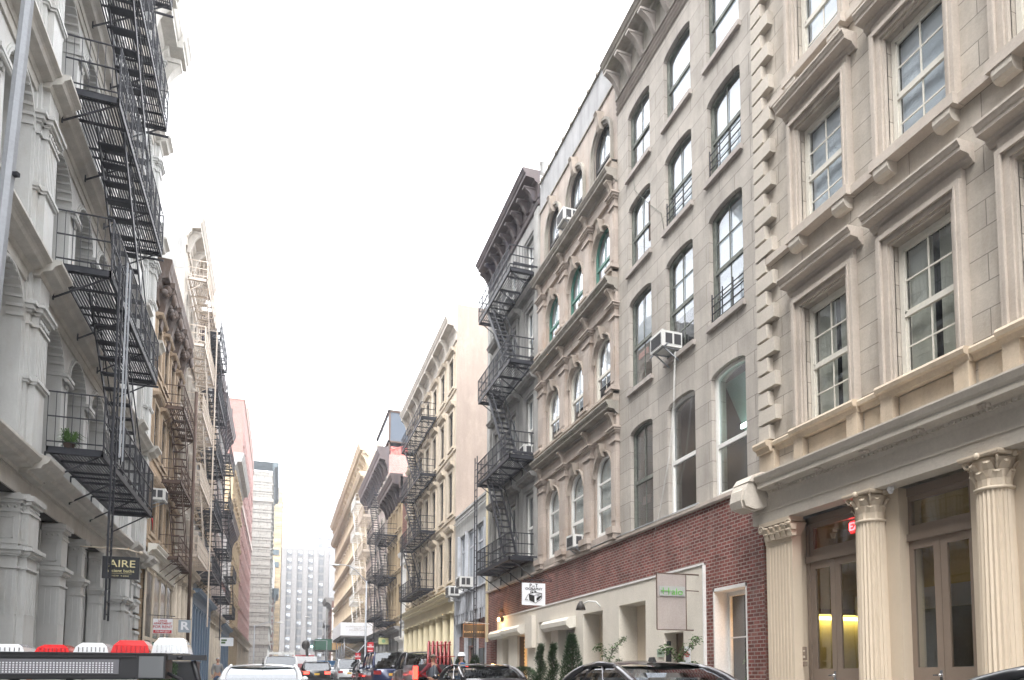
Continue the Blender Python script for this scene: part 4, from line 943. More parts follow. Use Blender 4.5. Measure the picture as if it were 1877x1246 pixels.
s = MB(); s.box(0,b.W,.75,.76,-.2,5.45); s.box(0,b.W,.0,.75,5.44,5.46); b.put(s, 'shop_interior', M['dark'])
fire_escape(b, b.u(20.45), b.u(27.8), [6.85,11.45,16.05,20.65,25.25], 'black', -1.5, -.3, 1.35, (b.u(21.7), b.u(27.0)), .07, (b.u(21.1),-1.6,2.7,11.9), wst=.62, treadd=.27, post=.028, sbal=.16)
s = MB()
for dx in (-.2,.2): s.bar((b.u(21.35)+dx*.9,-1.72,6.9),(b.u(21.35)+dx*.9,-1.72,12.1),.035)
b.put(s, 'ladder_guide_rail', M['steel'])
s = MB()
for k in range(5): s.tube([(b.u(27.9)+.02*k,-1.5,6.7),(b.u(27.9)+.03*k,-1.52,6.5-.05*k)],.012,4)
b.put(s, 'red_tape', M['signr'])
# potted grass on the ledge
pt = empty('ledge_plant', (-4.95,20.55,6.78)); tag(pt, 'small tufted plant in a pot at the near end of the lowest black platform', 'potted plant')
s = MB(); s.lathe(0,0,[(.09,0),(.13,.18),(.14,.18)],12); s.build('pot', M['rust'], pt); s = MB()
for k in range(150):
    a = random.uniform(0,2*pi); r_ = random.uniform(.15,.4); c_, s_ = cos(a), sin(a); z_ = random.uniform(.2,.55)
    s.face([(0,0,.15),(c_*r_*.5+.01,s_*r_*.5,z_),(c_*r_,s_*r_,z_-.1),(c_*r_*.5-.01,s_*r_*.5+.01,z_)])
s.build('leaves', M['leafg'], pt)
# buildings behind the camera keep the street canyon closed
for sd_, X_, nm in (('L',LX,'pale stone building behind the camera on the left side of the street'),('R',R,'tan stone building behind the camera on the right side of the street')):
    bb = B('stone_building', nm, sd_, X_, -40, -6.05 if sd_ == 'R' else 1.95)
    wall(bb, M['lime'] if sd_ == 'R' else M['dgrey'], -1.5, 24, [], .3)

# ================================================================== generic mid distance building
def gen(name, label, side, X, Y0, Y1, m, top, rows, nb, ww, arch=None, fr='wpaint', trim='gtrim', hood=0, corn=None, sill=True, base=6., roofz=None, cm=None, blind=.6, glassk='glass', back=12., piers=0, pm=None, band=True, wy=.12, cols=1, margin=.0, surround=True, x_off=0.):
    b = B(name, label, side, X, Y0, Y1); ops = []; p = (b.W-2*margin)/nb
    for zb, zt in rows:
        for k in range(nb): ops.append((margin+p*(k+.5), zb, ww, zt-zb, arch))
    wall(b, M[m], base, top, ops, .3, back=back)
    wall(b, M[m], -1.5, base, [], .3, y=.9, name='ground_floor_wall', closed=False)
    s = MB()
    for xx in (0,b.W):
        s.face([(xx,0,-1.5),(xx,back,-1.5),(xx,back,base),(xx,0,base)])
    s.face([(0,0,base),(b.W,0,base),(b.W,1,base),(0,1,base)]); b.put(s, 'party_wall', M[m])
    for i, (zb, zt) in enumerate(rows):
        for k in range(nb):
            x = margin+p*(k+.5); window(b, x, zb+.01, ww-.01, zt-zb-.02, wy, arch, fr, glassk, cols, 1, 1, .48, .07, blind=blind if (i*7+k*3)%3 else .35)
            if surround:
                s = MB(); hw = ww/2
                for sg in (-1,1): s.box(x+sg*(hw+.14),x+sg*hw,-.08,.02,zb,zt if arch != 'r' else zt-hw)
                if arch != 'r': s.box(x-hw-.14,x+hw+.14,-.08,.02,zt,zt+.14)
                else:
                    for q in range(8):
                        a0, a1 = pi*q/8, pi*(q+1)/8; zc = zt-hw
                        P = lambda rr, a, y: (x+rr*cos(a), y, zc+rr*sin(a))
                        s.face([P(hw,a0,-.08),P(hw+.14,a0,-.08),P(hw+.14,a1,-.08),P(hw,a1,-.08)]); s.face([P(hw+.14,a0,-.08),P(hw+.14,a0,0),P(hw+.14,a1,0),P(hw+.14,a1,-.08)]); s.face([P(hw,a0,-.08),P(hw,a1,-.08),P(hw,a1,.02),P(hw,a0,.02)])
                if sill: s.box(x-hw-.2,x+hw+.2,-.14,.02,zb-.14,zb)
                if hood: s.prof(x-hw-.28,x+hw+.28,cprof(0,zt+.2,zt+.2+hood,.3))
                b.put(s, 'window_surround', M[trim])
        if band: s = MB(); s.box(0,b.W,-.07,0,zb-.36,zb-.2); b.put(s, 'band_course', M[trim])
    if piers:
        for k in range(nb+1): s = MB(); x = margin+p*k; s.box(x-piers,x+piers,-.14,0,base,top-.6); b.put(s, 'pilaster', M[pm or trim])
    if corn:
        z0, z1, pr, sp = corn; s = MB(); s.prof(-.05,b.W+.05,cprof(0,z0,z1,pr)); s.box(0,b.W,-.08,0,z0-.5,z0); b.put(s, 'cornice', M[cm or trim])
        x = .4
        while x < b.W and sp: s = MB(); bracket(s, x, -.05, z0-.75, z0+(z1-z0)*.4, pr*.75, .22); b.put(s, 'cornice_bracket', M[cm or trim]); x += sp
    return b
def shop(b, top, m, cols, r, cm=None, proj=.45, square=False, flush=False, caph=.35, glassm='dark', flute=0, n=20, fz=.55, w2=None):
    """entablature, free standing columns and a recessed shop window"""
    s = MB(); s.box(0,b.W,-.12,1.,top-fz-.35,top-.35); s.prof(-.05,b.W+.05,cprof(-.1,top-.4,top,proj)); b.put(s, 'street_cornice', M[cm or m])
    zt = top-fz-.35
    for k in range(cols+1):
        x = r*1.4+(b.W-2.8*r)*k/cols
        if square: s = MB(); pj = .03 if flush else .1; s.box(x-r,x+r,-pj,.11,-1,zt); s.box(x-r-.05,x+r+.05,-pj-.05,.1,zt-.25,zt-.1); s.box(x-r-.04,x+r+.04,-.14,.3,-1,.9); b.put(s, 'column', M[m])
        else: column(b, x, .1, -.5, zt, r, M[m], caph, flute, True, n, plaincap=True)
    d_ = (.0 if flush else .12) if square else .45
    s = MB(); s.box(0,b.W,d_,d_+.05,-1,zt); b.put(s, 'shop_glass', plain('dim_shop_glass', (.05,.055,.055), .08))
    for k in range(cols):
        x = r*1.4+(b.W-2.8*r)*(k+.5)/cols; hw = (b.W/cols)/2-r*1.1; s = MB()
        for sg in (-1,1): s.box(x+sg*hw,x+sg*(hw-.06),d_-(.02 if flush else .1),d_,-.5,zt)
        e_ = .02 if flush else .1; s.box(x-hw,x+hw,d_-e_,d_,zt-.2,zt); s.box(x-hw,x+hw,d_-e_,d_,2.9,3.05); s.box(x-hw,x+hw,d_-e_,d_,-.5,1.0); b.put(s, 'shop_frame', M[m])

# ---- left side beyond A
L0 = -5.5
b = B2 = gen('rusticated_tan_building', 'tan rusticated stone building under a dark ornate rusty cornice', 'L', L0, 35.22, 44.0, 'b2', 18.9, ((7.6,9.6),(11.2,13.4),(15.0,17.0)), 4, 1.15, fr='wdark', trim='b2t', corn=(18.3,19.75,.6,0), cm='b2c', base=6.9, blind=None, wy=.05, hood=.2)
for k in range(4): x = .9+k*2.35; s = MB(); bracket(s, x, -.02, 16.9, 19.0, .62, .5); s.ell((x-.3,-.35,18.6),(.1,.2,.25),8,6); s.ell((x,-.6,18.3),(.25,.12,.3),8,6); b.put(s, 'scroll_bracket', M['b2c'])
for k in range(24): s = MB(); x = .2+k*.36; s.ell((x,-.3,18.35),(.12,.16,.12),8,6); b.put(s, 'acanthus_block', M['b2c'])
shop(b, 7.0, 'wcream', 4, .2, 'wpaint', .4, square=True, flush=True)
fire_escape(b, b.u(38.3), b.u(43.6), [6.95,10.6,14.2], 'rust', -.9, -.08, 1.0, (b.u(39.5), b.u(42.8)), .09, sbal=.28)
s = MB(); s.tube([(b.W-1.2,-.95,2.5),(b.W-1.2,-.95,16.6)],.08,8); b.put(s, 'standpipe', M['rust'])
ac_unit('white air conditioner on the tan rusticated wall beside the black fire escape', b, b.u(36.3), 9.1, y=-.55, w=.7, h=.5, d=.8)
b = W2 = gen('white_marble_building', 'tall white stone building with deep bracketed cornice and cream fire escape', 'L', L0, 44.02, 52.4, 'wst', 26.4, ((8.6,11.),(12.6,15.),(16.6,19.),(20.4,23.)), 4, 1.2, 'r', fr='wwhite', trim='wst', corn=(25.9,27.3,.9,2.1), base=7.6, blind=.5, wy=.08)
shop(b, 7.7, 'wcream', 4, .3, 'wcream', .5)
fire_escape(b, b.u(44.6), b.u(50.8), [8.1,12.2,16.2,20.1,23.9], 'creamfe', -1.1, -.1, 1.0, (b.u(45.8), b.u(49.8)), .1, (b.u(50.6),-1.2,4.4,24), sbal=.2, wst=.55)
for z in (9.5,13.5,17.5):
    for k in range(5): s = MB(); s.lathe(.15+k*2.05,-.1,[(.2,z-1),(.19,z+1.0),(.24,z+1.05),(.24,z+1.2)],14); W2.put(s, 'engaged_column', M['wst'])
s = MB(); s.box(0,.4,3,9,26.4,27.4); s.box(-.01,.02,.02,9,24.,26.4); b.put(s, 'grey_side_wall', M['concr'])
b = D1 = gen('brown_loft_building', 'dark grey brown loft building behind black fire escapes with slate blue shopfront', 'L', L0, 52.42, 66.0, 'dgrey', 25.2, ((8.,10.4),(12.,14.4),(16.,18.4),(20.,22.4)), 6, 1.2, None, fr='wwhite', trim='b2t', corn=(24.6,25.6,.8,1.6), cm='fcorn', base=6.9)
shop(b, 7.0, 'bluep', 7, .28, 'bluep', .5, square=True)
fire_escape(b, b.u(53.4), b.u(60.4), [8.3,12.4,16.5,20.6,24.8], 'black', -1.15, -.1, 1.1, (b.u(54.4), b.u(59.4)), .1, (b.u(60.),-1.25,4,26), sbal=.25)
b = gen('grey_loft_building', 'grey loft building with a dark bracketed cornice beyond the slate blue shopfront', 'L', L0, 66.02, 78.0, 'dgrey', 24.2, ((7.6,10.),(11.6,14.),(15.6,18.),(19.6,22.)), 5, 1.25, 's', fr='wpaint', trim='pinkst', corn=(23.8,25.2,.9,1.2), cm='fcorn', base=6.6)
shop(b, 6.7, 'wcream', 5, .26, 'wcream', .45)
fire_escape(b, b.u(66.6), b.u(73.2), [8.,12.,16.,20.], 'black', -1.15, -.1, 1., (b.u(67.5), b.u(72)), .12, sbal=.3)
b = gen('red_arched_building', 'narrow red brick building with white arched windows and black cornice', 'L', L0, 78.02, 90.0, 'brickr', 16.6, ((7.4,9.8),(11.,13.4),(13.9,16.)), 5, 1.2, 'r', fr='wwhite', trim='white', corn=(16.2,17.6,.9,1.3), cm='fcorn', base=6.4)
shop(b, 6.5, 'bluep', 5, .24, 'bluep', .45, square=True)
fire_escape(b, b.u(78.6), b.u(84.2), [7.4,11.2], 'black', -1.0, -.1, 1., (b.u(79.5), b.u(83)), .12, sbal=.3)
b = gen('yellow_stone_building', 'yellow tan stone building with blocky brown ornament and grey cornice', 'L', L0, 90.02, 108.0, 'tany', 25.6, ((7.8,9.8),(11.6,13.6),(15.4,17.4),(19.2,21.2),(22.4,24.2)), 7, 1.1, None, fr='wpaint', trim='tanb', corn=(25.2,27.,1.1,0), cm='concr', base=6.8, hood=.6)
shop(b, 7., 'tanb', 6, .3, 'tanb', .6, square=True)
b = gen('red_brick_tower', 'tall red brick block with small windows rising behind the yellow stone building', 'L', L0, 108.02, 148.0, 'brickr', 39.6, tuple((8+3.2*i,9.7+3.2*i) for i in range(9)), 10, 1.0, None, fr='wdark', trim='brickp', base=6.8, band=True, surround=True, back=30, blind=.5)
shop(b, 7., 'wcream', 8, .4, 'wcream', .6, square=True)
s = MB(); s.box(0,b.W,-.2,0,24.5,25.2); b.put(s, 'band_course', M['pinkst']); s = MB(); s.box(14,b.W,.0,25,39.6,43.4); b.put(s, 'upper_block', M['brickr']); s = MB(); s.box(-.1,b.W+.1,-.15,3,39.6,39.9); b.put(s, 'coping', M['pinkst'])
for z_ in range(9):
    s = MB(); s.box(-.05,.02,1.4,2.2,11+3.2*z_,12.6+3.2*z_); b.put(s, 'side_window', M['wdark'])
# ---- far left across the cross street
def corner_block(name, label, X, Y0, Y1, m, trim, z1, side_w, nst, st0, sth, wn, corn=None, cm=None, base=8., pil=False):
    b = B(name, label, 'L', X, Y0, Y1); wall(b, M[m], -2, z1, [], .3, back=side_w)
    for i in range(nst):
        z = st0+i*sth
        for k in range(wn):
            x = b.W*(k+.5)/wn; s = MB(); hw = b.W/wn*.27
            s.box(x-hw,x+hw,-.02,.0,z,z+sth*.6); s.box(x-hw-.12,x+hw+.12,-.25,-.0,z-.2,z); o = b.put(s, 'window', M['grtrim']); q = MB(); q.face([(x-hw+.06,-.025,z+.06),(x+hw-.06,-.025,z+.06),(x+hw-.06,-.025,z+sth*.55),(x-hw+.06,-.025,z+sth*.55)]); q.build('pane', M['acg'], o)
        s = MB()
        for yy in (0,1): s.box(-.12,.0,.1+yy*(side_w*.5),side_w*.46+yy*(side_w*.5),z,z+sth*.3)
        s.box(-.08,b.W,-.12,side_w,z+sth*.72,z+sth*.86); b.put(s, 'belt_course', M[trim])
    if corn: z0_, z1_, pr = corn; s = MB(); s.prof(-pr,b.W,cprof(0,z0_,z1_,pr)); s.idx([(-.0,0,z0_),(-pr,-pr,z1_),(-pr,side_w,z1_),(0,side_w,z0_),(0,0,z1_),(0,side_w,z1_)],[(0,1,2,3),(1,4,5,2)]); b.put(s, 'cornice', M[cm])
    return b
b = corner_block('grey_office_block', 'tall rusticated grey stone office block with dark green projecting cornice', -2.3, 162, 196, 'grst', 'grtrim', 44, 4.2, 16, 12.5, 1.95, 6, (44.2,45.8,1.2), 'green')
s = MB(); s.box(-.3,b.W,-.4,4.2,11.6,12.2); s.box(-.25,b.W,-.3,4.2,7.8,8.5); s.box(-.3,b.W,-.3,4.2,37.6,38.3); b.put(s, 'belt_course', M['grtrim'])
b = corner_block('dark_brick_block', 'low dark block with green cornice and white sign panel beyond the grey office block', -1.75, 198, 214, 'brickd', 'grtrim', 22, 3.5, 5, 7, 3.2, 4, (21,23.5,1.2), 'green')
s = MB(); s.box(-.2,.0,.3,3.4,24,31); s.box(-.05,b.W,.1,3.5,23.5,31.); b.put(s, 'white_upper_wall', M['white'])
b = corner_block('tan_tower', 'slim tan tower rising in the haze beside the grey office block', -.3, 216, 250, 'tany', 'tanb', 54, 14, 18, 8, 2.5, 6, None, None)
s = MB(); s.box(-.02,0,4.6,5.6,30,31); s.box(-.3,-.0,.5,2.8,35,36.5); s.box(-.3,0,.5,2.8,31.5,33); b.put(s, 'rooftop_unit', M['green'])

# ================================================================== right side beyond F
b = I2 = B('low_grey_building', 'low grey two storey building with tall loft windows above the dark shop', 'R', R, 35.32, 42.7)
mull = [41.55,39.72,37.78,35.75]; ops = [(b.u((mull[k]+mull[k+1])/2), 6.05, abs(mull[k]-mull[k+1])-.12, 3.3, None) for k in range(3)]
wall(b, M['concr'], 5.0, 10.7, ops, .3)
wall(b, M['concr'], -.5, 5., [], .3, y=.8, name='ground_floor_wall', closed=False)
s = MB(); s.box(0,b.W,-.05,.2,10.62,10.75); s.tube([(0,-.1,10.3),(b.W,-.1,10.3)],.03,6); s.tube([(0,-.1,10.1),(b.W,-.1,10.15)],.02,6); b.put(s, 'parapet_pipe', M['concr'])
for o_ in ops:
    q = window(b, o_[0], 6.06, o_[2]-.01, 3.28, .1, None, 'corr', 'glassb', 2, 1, 1, .72, .06, blind=.97, bm='curt')
for y_ in mull: s = MB(); s.box(b.u(y_)-.07,b.u(y_)+.07,-.12,.05,5.9,9.4); b.put(s, 'mullion', M['corr'])
s = MB(); k = 0
x = .1
while x < b.W-.4: s.box(x,x+.16,-.05-.03*(k%2),0,4.85 if k%3 else 4.3,5.98); x += .17; k += 1
s.box(0,b.W,-.16,0,5.95,6.04); b.put(s, 'corrugated_boards', M['corr'])
s = MB(); s.box(0,b.W,.1,.7,4.7,5.0); s.box(.0,.45,-.05,.8,-1,4.9); s.box(b.W-.35,b.W,-.05,.8,-1,4.9); s.box(2.0,2.12,.1,.3,-1,4.7); s.box(4.4,4.52,.1,.3,-1,4.7); b.put(s, 'shop_pier', M['corr'])
s = MB(); s.box(2.1,4.45,.3,.34,-.5,4.7); q = b.put(s, 'shop_window', plain('dim_shop_glass', (.05,.055,.055), .08)); s = MB(); s.box(2.7,2.8,.2,.3,-1,2.9); s.box(3.9,4.0,.2,.3,-1,2.9); s.box(2.7,4.0,.2,.3,2.9,3.0); s.build('door_frame', M['brick'], q)
s = MB(); s.box(.45,2.0,.2,.3,-.5,3.6); s.box(4.52,6.9,.3,.35,2.8,4.7); b.put(s, 'brick_panel', M['brick'])
s = MB(); s.box(.45,2.0,.3,.34,3.6,4.7); s.box(4.5,7,.32,.34,-.5,2.8); b.put(s, 'shop_pane', plain('dim_shop_glass', (.05,.055,.055), .08))
ac_unit('grey air conditioner at the far end of the corrugated boards', b, b.u(41.3), 5.9, y=-.75, w=.85, h=.55, d=.8)
ac_unit('grey air conditioner nearer the black fire escape above the corrugated boards', b, b.u(38.6), 6.1, y=-.75, w=.85, h=.55, d=.8)

b = G2 = gen('cream_bracketed_building', 'cream stone building with hooded windows, bracketed cornice and bare beige side wall', 'R', R, 42.72, 60.8, 'wcream', 22.2, ((7.1,9.85),(11.25,13.85),(15.35,17.6),(19.1,21.)), 7, 1.15, None, fr='wdark', trim='wcream', hood=.34, corn=(22.3,23.25,.75,2.58), base=6.1, blind=.4, wy=.05, cm='wst')
s = MB(); s.box(b.W+.005,b.W+.04,-.01,9,-1,24.05); s.box(b.W-.3,b.W+.003,.01,9,22.25,24.04); b.put(s, 'beige_side_wall', M['beige'])
s = MB(); s.box(b.W-.6,b.W+.1,-.28,-.02,5.75,6.35); b.put(s, 'cornice_end_block', M['white'])
shop(b, 6.25, 'creamg', 8, .30, 'creamg', .6, caph=.3, fz=.75)
fire_escape(b, b.u(57.2), b.u(48.6), [7.2,11.1,15.,18.9], 'black', -1.1, -.08, 1.0, (b.u(56.5), b.u(51.5)), .1, (b.u(55.5),-1.2,4.2,12), sbal=.2)
b = gen('white_painted_building', 'small plain white painted three storey building', 'R', R-.05, 60.85, 63.4, 'white', 11.6, ((6.2,7.6),(8.8,10.2)), 3, .5, None, fr='wdark', trim='white', corn=(11.3,11.8,.3,0), base=5.4, surround=False, blind=None)
shop(b, 4.6, 'white', 4, .14, 'white', .4, square=True); wall(b, M['white'], 4.3, 5.5, [], .2, closed=False)
b = T2 = gen('tan_arched_building', 'tan building with arched windows, dark hooded cornice and bare brick side wall', 'R', R, 63.42, 72.6, 'tanb', 18.0, ((6.6,9.3),(10.8,13.2),(14.4,16.4)), 5, 1.1, 's', fr='wdark', trim='tanb', corn=(17.4,18.9,1.1,1.5), cm='fcorn', base=5.6, blind=None)
s = MB(); s.box(b.W-.0,b.W+.04,.02,9,-1,18.6); b.put(s, 'brick_side_wall', M['brickd']); s = MB(); s.box(b.W-.6,b.W+.05,-.2,2.6,16.9,18.7); b.put(s, 'cornice_return', M['fcorn'])
shop(b, 5.6, 'dgrey', 4, .25, 'dgrey', .5, square=True)
fire_escape(b, b.u(71.8), b.u(66), [6.2,10.2,14.], 'black', -1.2, -.08, 1.0, (b.u(71.), b.u(67.5)), .12, (b.u(71.4),-1.3,3.4,15), sbal=.25)
b = P2 = gen('pinkish_white_building', 'pinkish white building with dark brown cornice and weathered brick side wall', 'R', R, 72.62, 91.6, 'pinkst', 22.9, ((6.8,9.4),(11.,13.6),(15.2,17.6),(19.2,21.4)), 7, 1.2, 'r', fr='wdark', trim='wst', corn=(22.,24.,1.1,1.35), cm='fcorn', base=5.8, blind=.4)
s = MB(); s.box(b.W,b.W+.04,.02,9.5,10,23.3); b.put(s, 'brick_side_wall', M['brickp'])
shop(b, 5.8, 'dgrey', 6, .3, 'dgrey', .5)
fire_escape(b, b.u(80.), b.u(74.2), [7.2,11.4,15.6,19.6], 'black', -1.2, -.08, 1.0, (b.u(79), b.u(75)), .12, sbal=.3)
fire_escape(b, b.u(90.6), b.u(84.5), [7.2,11.4,15.6,19.6], 'creamfe', -1.2, -.08, 1.0, (b.u(90), b.u(85.5)), .12, sbal=.3)
# steel and glass penthouse under construction
pe = empty('penthouse_frame', (9.9,75.2,24.)); tag(pe, 'dark steel and glass penthouse under construction on the pinkish white building', 'penthouse')
s = MB()
for x in (.1,2.6,5.2,7.8): 
    for y in (.1,5.,10.): s.box(x,x+.18,y,y+.18,0,4.7)
for z in (0,1.4,4.6): s.box(0,8,0,.2,z,z+.16); s.box(0,.2,0,10.2,z,z+.16)
s.box(0,8,0,10.2,4.7,4.8); s.build('steel_frame', M['rust'], pe)
s = MB(); s.box(.28,7.8,.12,.14,1.56,4.6); s.box(.12,.14,.28,10,1.56,4.6); s.build('pane', plain('slate_blue_pane', (.06,.08,.11), .12), pe)
s = MB(); s.box(.2,8,1.5,1.6,0,4.6); s.build('inner_wall', plain('slate_panel', (.07,.09,.12), .5), pe)
s = MB(); s.box(.3,7.8,-.15,-.12,.0,.9); s.bar((1.3,-.2,0),(3.0,-.2,1.6),.1); s.bar((.2,-.2,.5),(2,-.2,1.2),.07); s.build('orange_netting', surf('faded_red_netting', (.55,.16,.14), var=.5, vs=5, streak=0), pe)

b = H2 = B('cream_cast_iron_building', 'long cream cast iron building with stacked colonnades and heavy cornices', 'R', R, 91.7, 145.)
nb = 19; p = b.W/nb; lv = [5.6,9.3,13.2,17.4,21.8,26.]
wall(b, M['hcream'], 5.2, 29.4, [(p*(k+.5), z+1.05, p-.85, 2.6, None) for z in lv[:-1] for k in range(nb)], .6, back=14)
wall(b, M['hcream'], -2, 5.2, [], .3, y=1., name='ground_floor_wall', closed=False)
for i, z in enumerate(lv[:-1]):
    for k in range(nb):
        window(b, p*(k+.5), z+1.06, p-.87, 2.58, .35, None, 'hcream', 'glassb', 1, 1, 1, .5, .08)
    for k in range(nb+1):
        s = MB(); x = min(max(p*k,.25),b.W-.25); s.lathe(x,-.02,[(.26,z+.9),(.26,z+1.05),(.2,z+1.1),(.18,z+3.3),(.28,z+3.55)],10); s.box(x-.3,x+.3,-.32,0,z+3.55,z+3.7); s.box(x-.3,x+.3,-.3,0,z+.55,z+.9); b.put(s, 'engaged_column', M['hcream'])
    s = MB(); s.prof(-.1,b.W+.1,cprof(0,z+.05,z+.6,.55)); b.put(s, 'storey_cornice', M['hcream'])
s = MB(); s.prof(-.2,b.W+.2,cprof(0,25.6,26.6,1.1)); b.put(s, 'storey_cornice', M['hcream'])
s = MB(); s.prof(-.2,b.W+.2,cprof(0,28.7,30.1,1.25)); b.put(s, 'top_cornice', M['hcream'])
k = 0; s = MB(); x = .2
while x < b.W: s.box(x,x+.22,-.7,-.02,28.9,29.25); s.box(x,x+.22,-.6,-.02,25.75,26.0); x += .5
s.box(0,b.W,-.62,-.5,29.2,29.27); s.box(0,b.W,-.55,-.45,25.95,26.02); s.box(0,b.W,-.06,0,27.4,27.6); b.put(s, 'dentil_course', M['hcream'])
for k in range(nb+1): s = MB(); x = min(max(p*k,.25),b.W-.25); bracket(s, x, -.0, 27.6, 28.9, .8, .3); b.put(s, 'cornice_bracket', M['hcream'])
shop(b, 5.5, 'hcream', 14, .28, 'hcream', .5, n=12)
# white rear fire stair at the near end of H
fs = fire_escape(b, b.u(99.), b.u(92.6), [6.4,10.6,14.8,19.,23.], 'white', -1.3, -.1, 1.0, (b.u(98), b.u(93.5)), .15, sbal=.35)
b = gen('narrow_dark_building', 'narrow dark building with a flat roof beyond the cream cast iron building', 'R', R+.2, 158., 168., 'brickd', 17., tuple((5.+3*i,6.8+3*i) for i in range(4)), 4, 1.2, None, fr='wpaint', trim='dgrey', corn=(16.,17.6,1.4,0), cm='dgrey', base=4., surround=False)
s = MB(); s.box(b.W,b.W+.04,.1,9,-1,15.5); b.put(s, 'white_side_wall', M['white'])
fire_escape(b, b.u(167), b.u(161), [6.,9.,12.], 'black', -1.2, -.1, 1, (b.u(166), b.u(162)), .2, sbal=.6)
# hazy high rises and the end of the street
def highrise(name, label, x0, x1, Y, depth, z1, m, cols, rows, z0=6., ww=.5, hh=.55, crown=None, pier=.25):
    r = empty(name, (x0, Y, 0)); tag(r, label, 'tower'); W_ = x1-x0; mb = MB(); mb.box(0,W_,0,depth,-2,z1); mb.build('wall', M[m], r)
    if crown:
        for (xa, xb, za, zb) in crown: mb = MB(); mb.box(xa,xb,.5,depth-.5,za,zb); mb.build('upper_block', M[m], r)
    pw = W_/cols
    for k in range(cols+1): mb = MB(); xx = min(max(pw*k,pier),W_-pier); mb.box(xx-pier,xx+pier,-.9,0,-2,z1-.3); mb.build('pier', M[m], r)
    wm = MB(); wm.box(-pw*ww/2,pw*ww/2,-.12,0,0,(z1-z0)/rows*hh); me = wm.mesh('window', plain('hazy_dark_glass', (.15,.16,.17), .25))
    bl = MB(); bl.box(-pw*ww*.42,-.03,-.15,-.12,(z1-z0)/rows*hh*.55,(z1-z0)/rows*hh*.93); bl.box(.03,pw*ww*.42,-.15,-.12,(z1-z0)/rows*hh*.4,(z1-z0)/rows*hh*.93); bme = bl.mesh('blind', M['blind'])
    for i in range(rows):
        for k in range(cols):
            o = inst('window', me, r, (pw*(k+.5), 0, z0+(z1-z0)*i/rows))
            if random.random() < .5: inst('blind', bme, o)
    return r
M['tow2'] = surf('white_tower_panel', (.33,.33,.34), streak=.05, blocks=(4.,2.4,.12), joint=.75)
highrise('striped_tower', 'broad pale stone tower with vertical window strips closing the end of the street', -3.2, 20.4, 300., 20, 51.2, 'tower', 6, 16, 2, .45, .72, pier=.9)
highrise('stepped_pale_tower', 'slender pale tower with stepped top fading into the haze', 15.5, 32., 372., 20, 72., 'tow2', 4, 8, 40, .4, .5, crown=((4,14,72,80),(6,12,80,89)))
highrise('blank_white_tower', 'plain white modern block standing behind the narrow dark building', 17., 36., 260., 30, 46.5, 'tow2', 2, 3, 41, .2, .4)
hb = highrise('glass_office_block', 'grey office block with an overhanging base right of the street end', 12.2, 24., 205., 15, 22.5, 'dgrey', 4, 5, 8, .5, .5)

# ================================================================== street furniture and signs
def pole_lamp(name, label, x, y, h, ax, az, m='steel', r=.09, cat='street lamp'):
    g = empty(name, (x,y,G(y)+.14)); tag(g, label, cat)
    s = MB(); s.lathe(0,0,[(r*2.2,0),(r*2.2,.3),(r*1.3,.45),(r,.6),(r*.7,h)],10); s.build('pole', M[m], g)
    s = MB(); pts = [(0,0,h-.2)]+[(ax*sin(t*pi/2/8), 0, h-.2+az*(1-cos(t*pi/2/8))**.8) for t in range(1,9)]; 
    pts = [(ax*t/8, 0, h-.2+az*sin(pi/2*min(1,t/8*1.3))) for t in range(9)]; s.tube(pts, r*.45, 6); s.build('arm', M[m], g)
    s = MB(); sg = 1 if ax > 0 else -1; s.ell((ax+sg*.3,0,h-.2+az-.03),(.42,.14,.09),12,6); s.build('lamp_head', M['acw'], g)
    return g
pole_lamp('street_lamp', 'grey street lamp with a curved arm reaching left over the parked cars', 7.05, 66, 8.8, -2.4, 1.5)
pole_lamp('street_lamp', 'small far street lamp with curved arm beside the green sidewalk shed', 7.1, 128, 8.5, -2.6, 1.2)
pole_lamp('street_lamp', 'street lamp on the left kerb in front of the grey office block', -2.9, 95, 6.2, 2.6, .6)
# near lamp post at the left edge (slightly leaning)
g = empty('lamp_post', (-3.69,10.6,.2)); tag(g, 'tall octagonal grey lamp post cutting across the left edge', 'lamp post'); g.rotation_euler = (0, radians(2.6), 0)
s = MB(); s.lathe(0,0,[(.17,0),(.17,.5),(.11,.6),(.088,5),(.068,10.5)],8, sm=False); s.build('pole', M['steel'], g); s = MB(); s.bar((.06,-.02,7.4),(.13,-.05,7.4),.05); s.build('clamp', M['black'], g)
# hanging signs
def board(name, label, x0, x1, y, z0, z1, m, edge=None, t=.05, cat='sign'):
    g = empty(name, ((x0+x1)/2, y, (z0+z1)/2)); tag(g, label, cat); W_, H_ = (x1-x0)/2, (z1-z0)/2
    s = MB(); s.box(-W_,W_,-t/2,t/2,-H_,H_); s.build('panel', m, g)
    if edge:
        s = MB(); e = .022
        s.box(-W_,W_,-t/2-.006,-t/2,-H_,-H_+e); s.box(-W_,W_,-t/2-.006,-t/2,H_-e,H_); s.box(-W_,-W_+e,-t/2-.006,-t/2,-H_+e,H_-e); s.box(W_-e,W_,-t/2-.006,-t/2,-H_+e,H_-e); s.build('edge_trim', edge, g)
    return g
g = board('hanging_sign', 'black rectangular hanging sign reading AIRE ancient baths', -4.42, -3.56, 22., 3.87, 4.46, M['signblk'])
text('AIRE', .27, M['gold'], g, (.03,-.03,.10), sx=1.15); text('ancient baths', .115, M['gold'], g, (0,-.03,-.085), sx=1.05); text('N E W   Y O R K', .055, M['gold'], g, (0,-.03,-.22)); s = MB(); s.box(-.2,.26,-.03,-.026,-.157,-.152); s.build('rule', M['gold'], g)
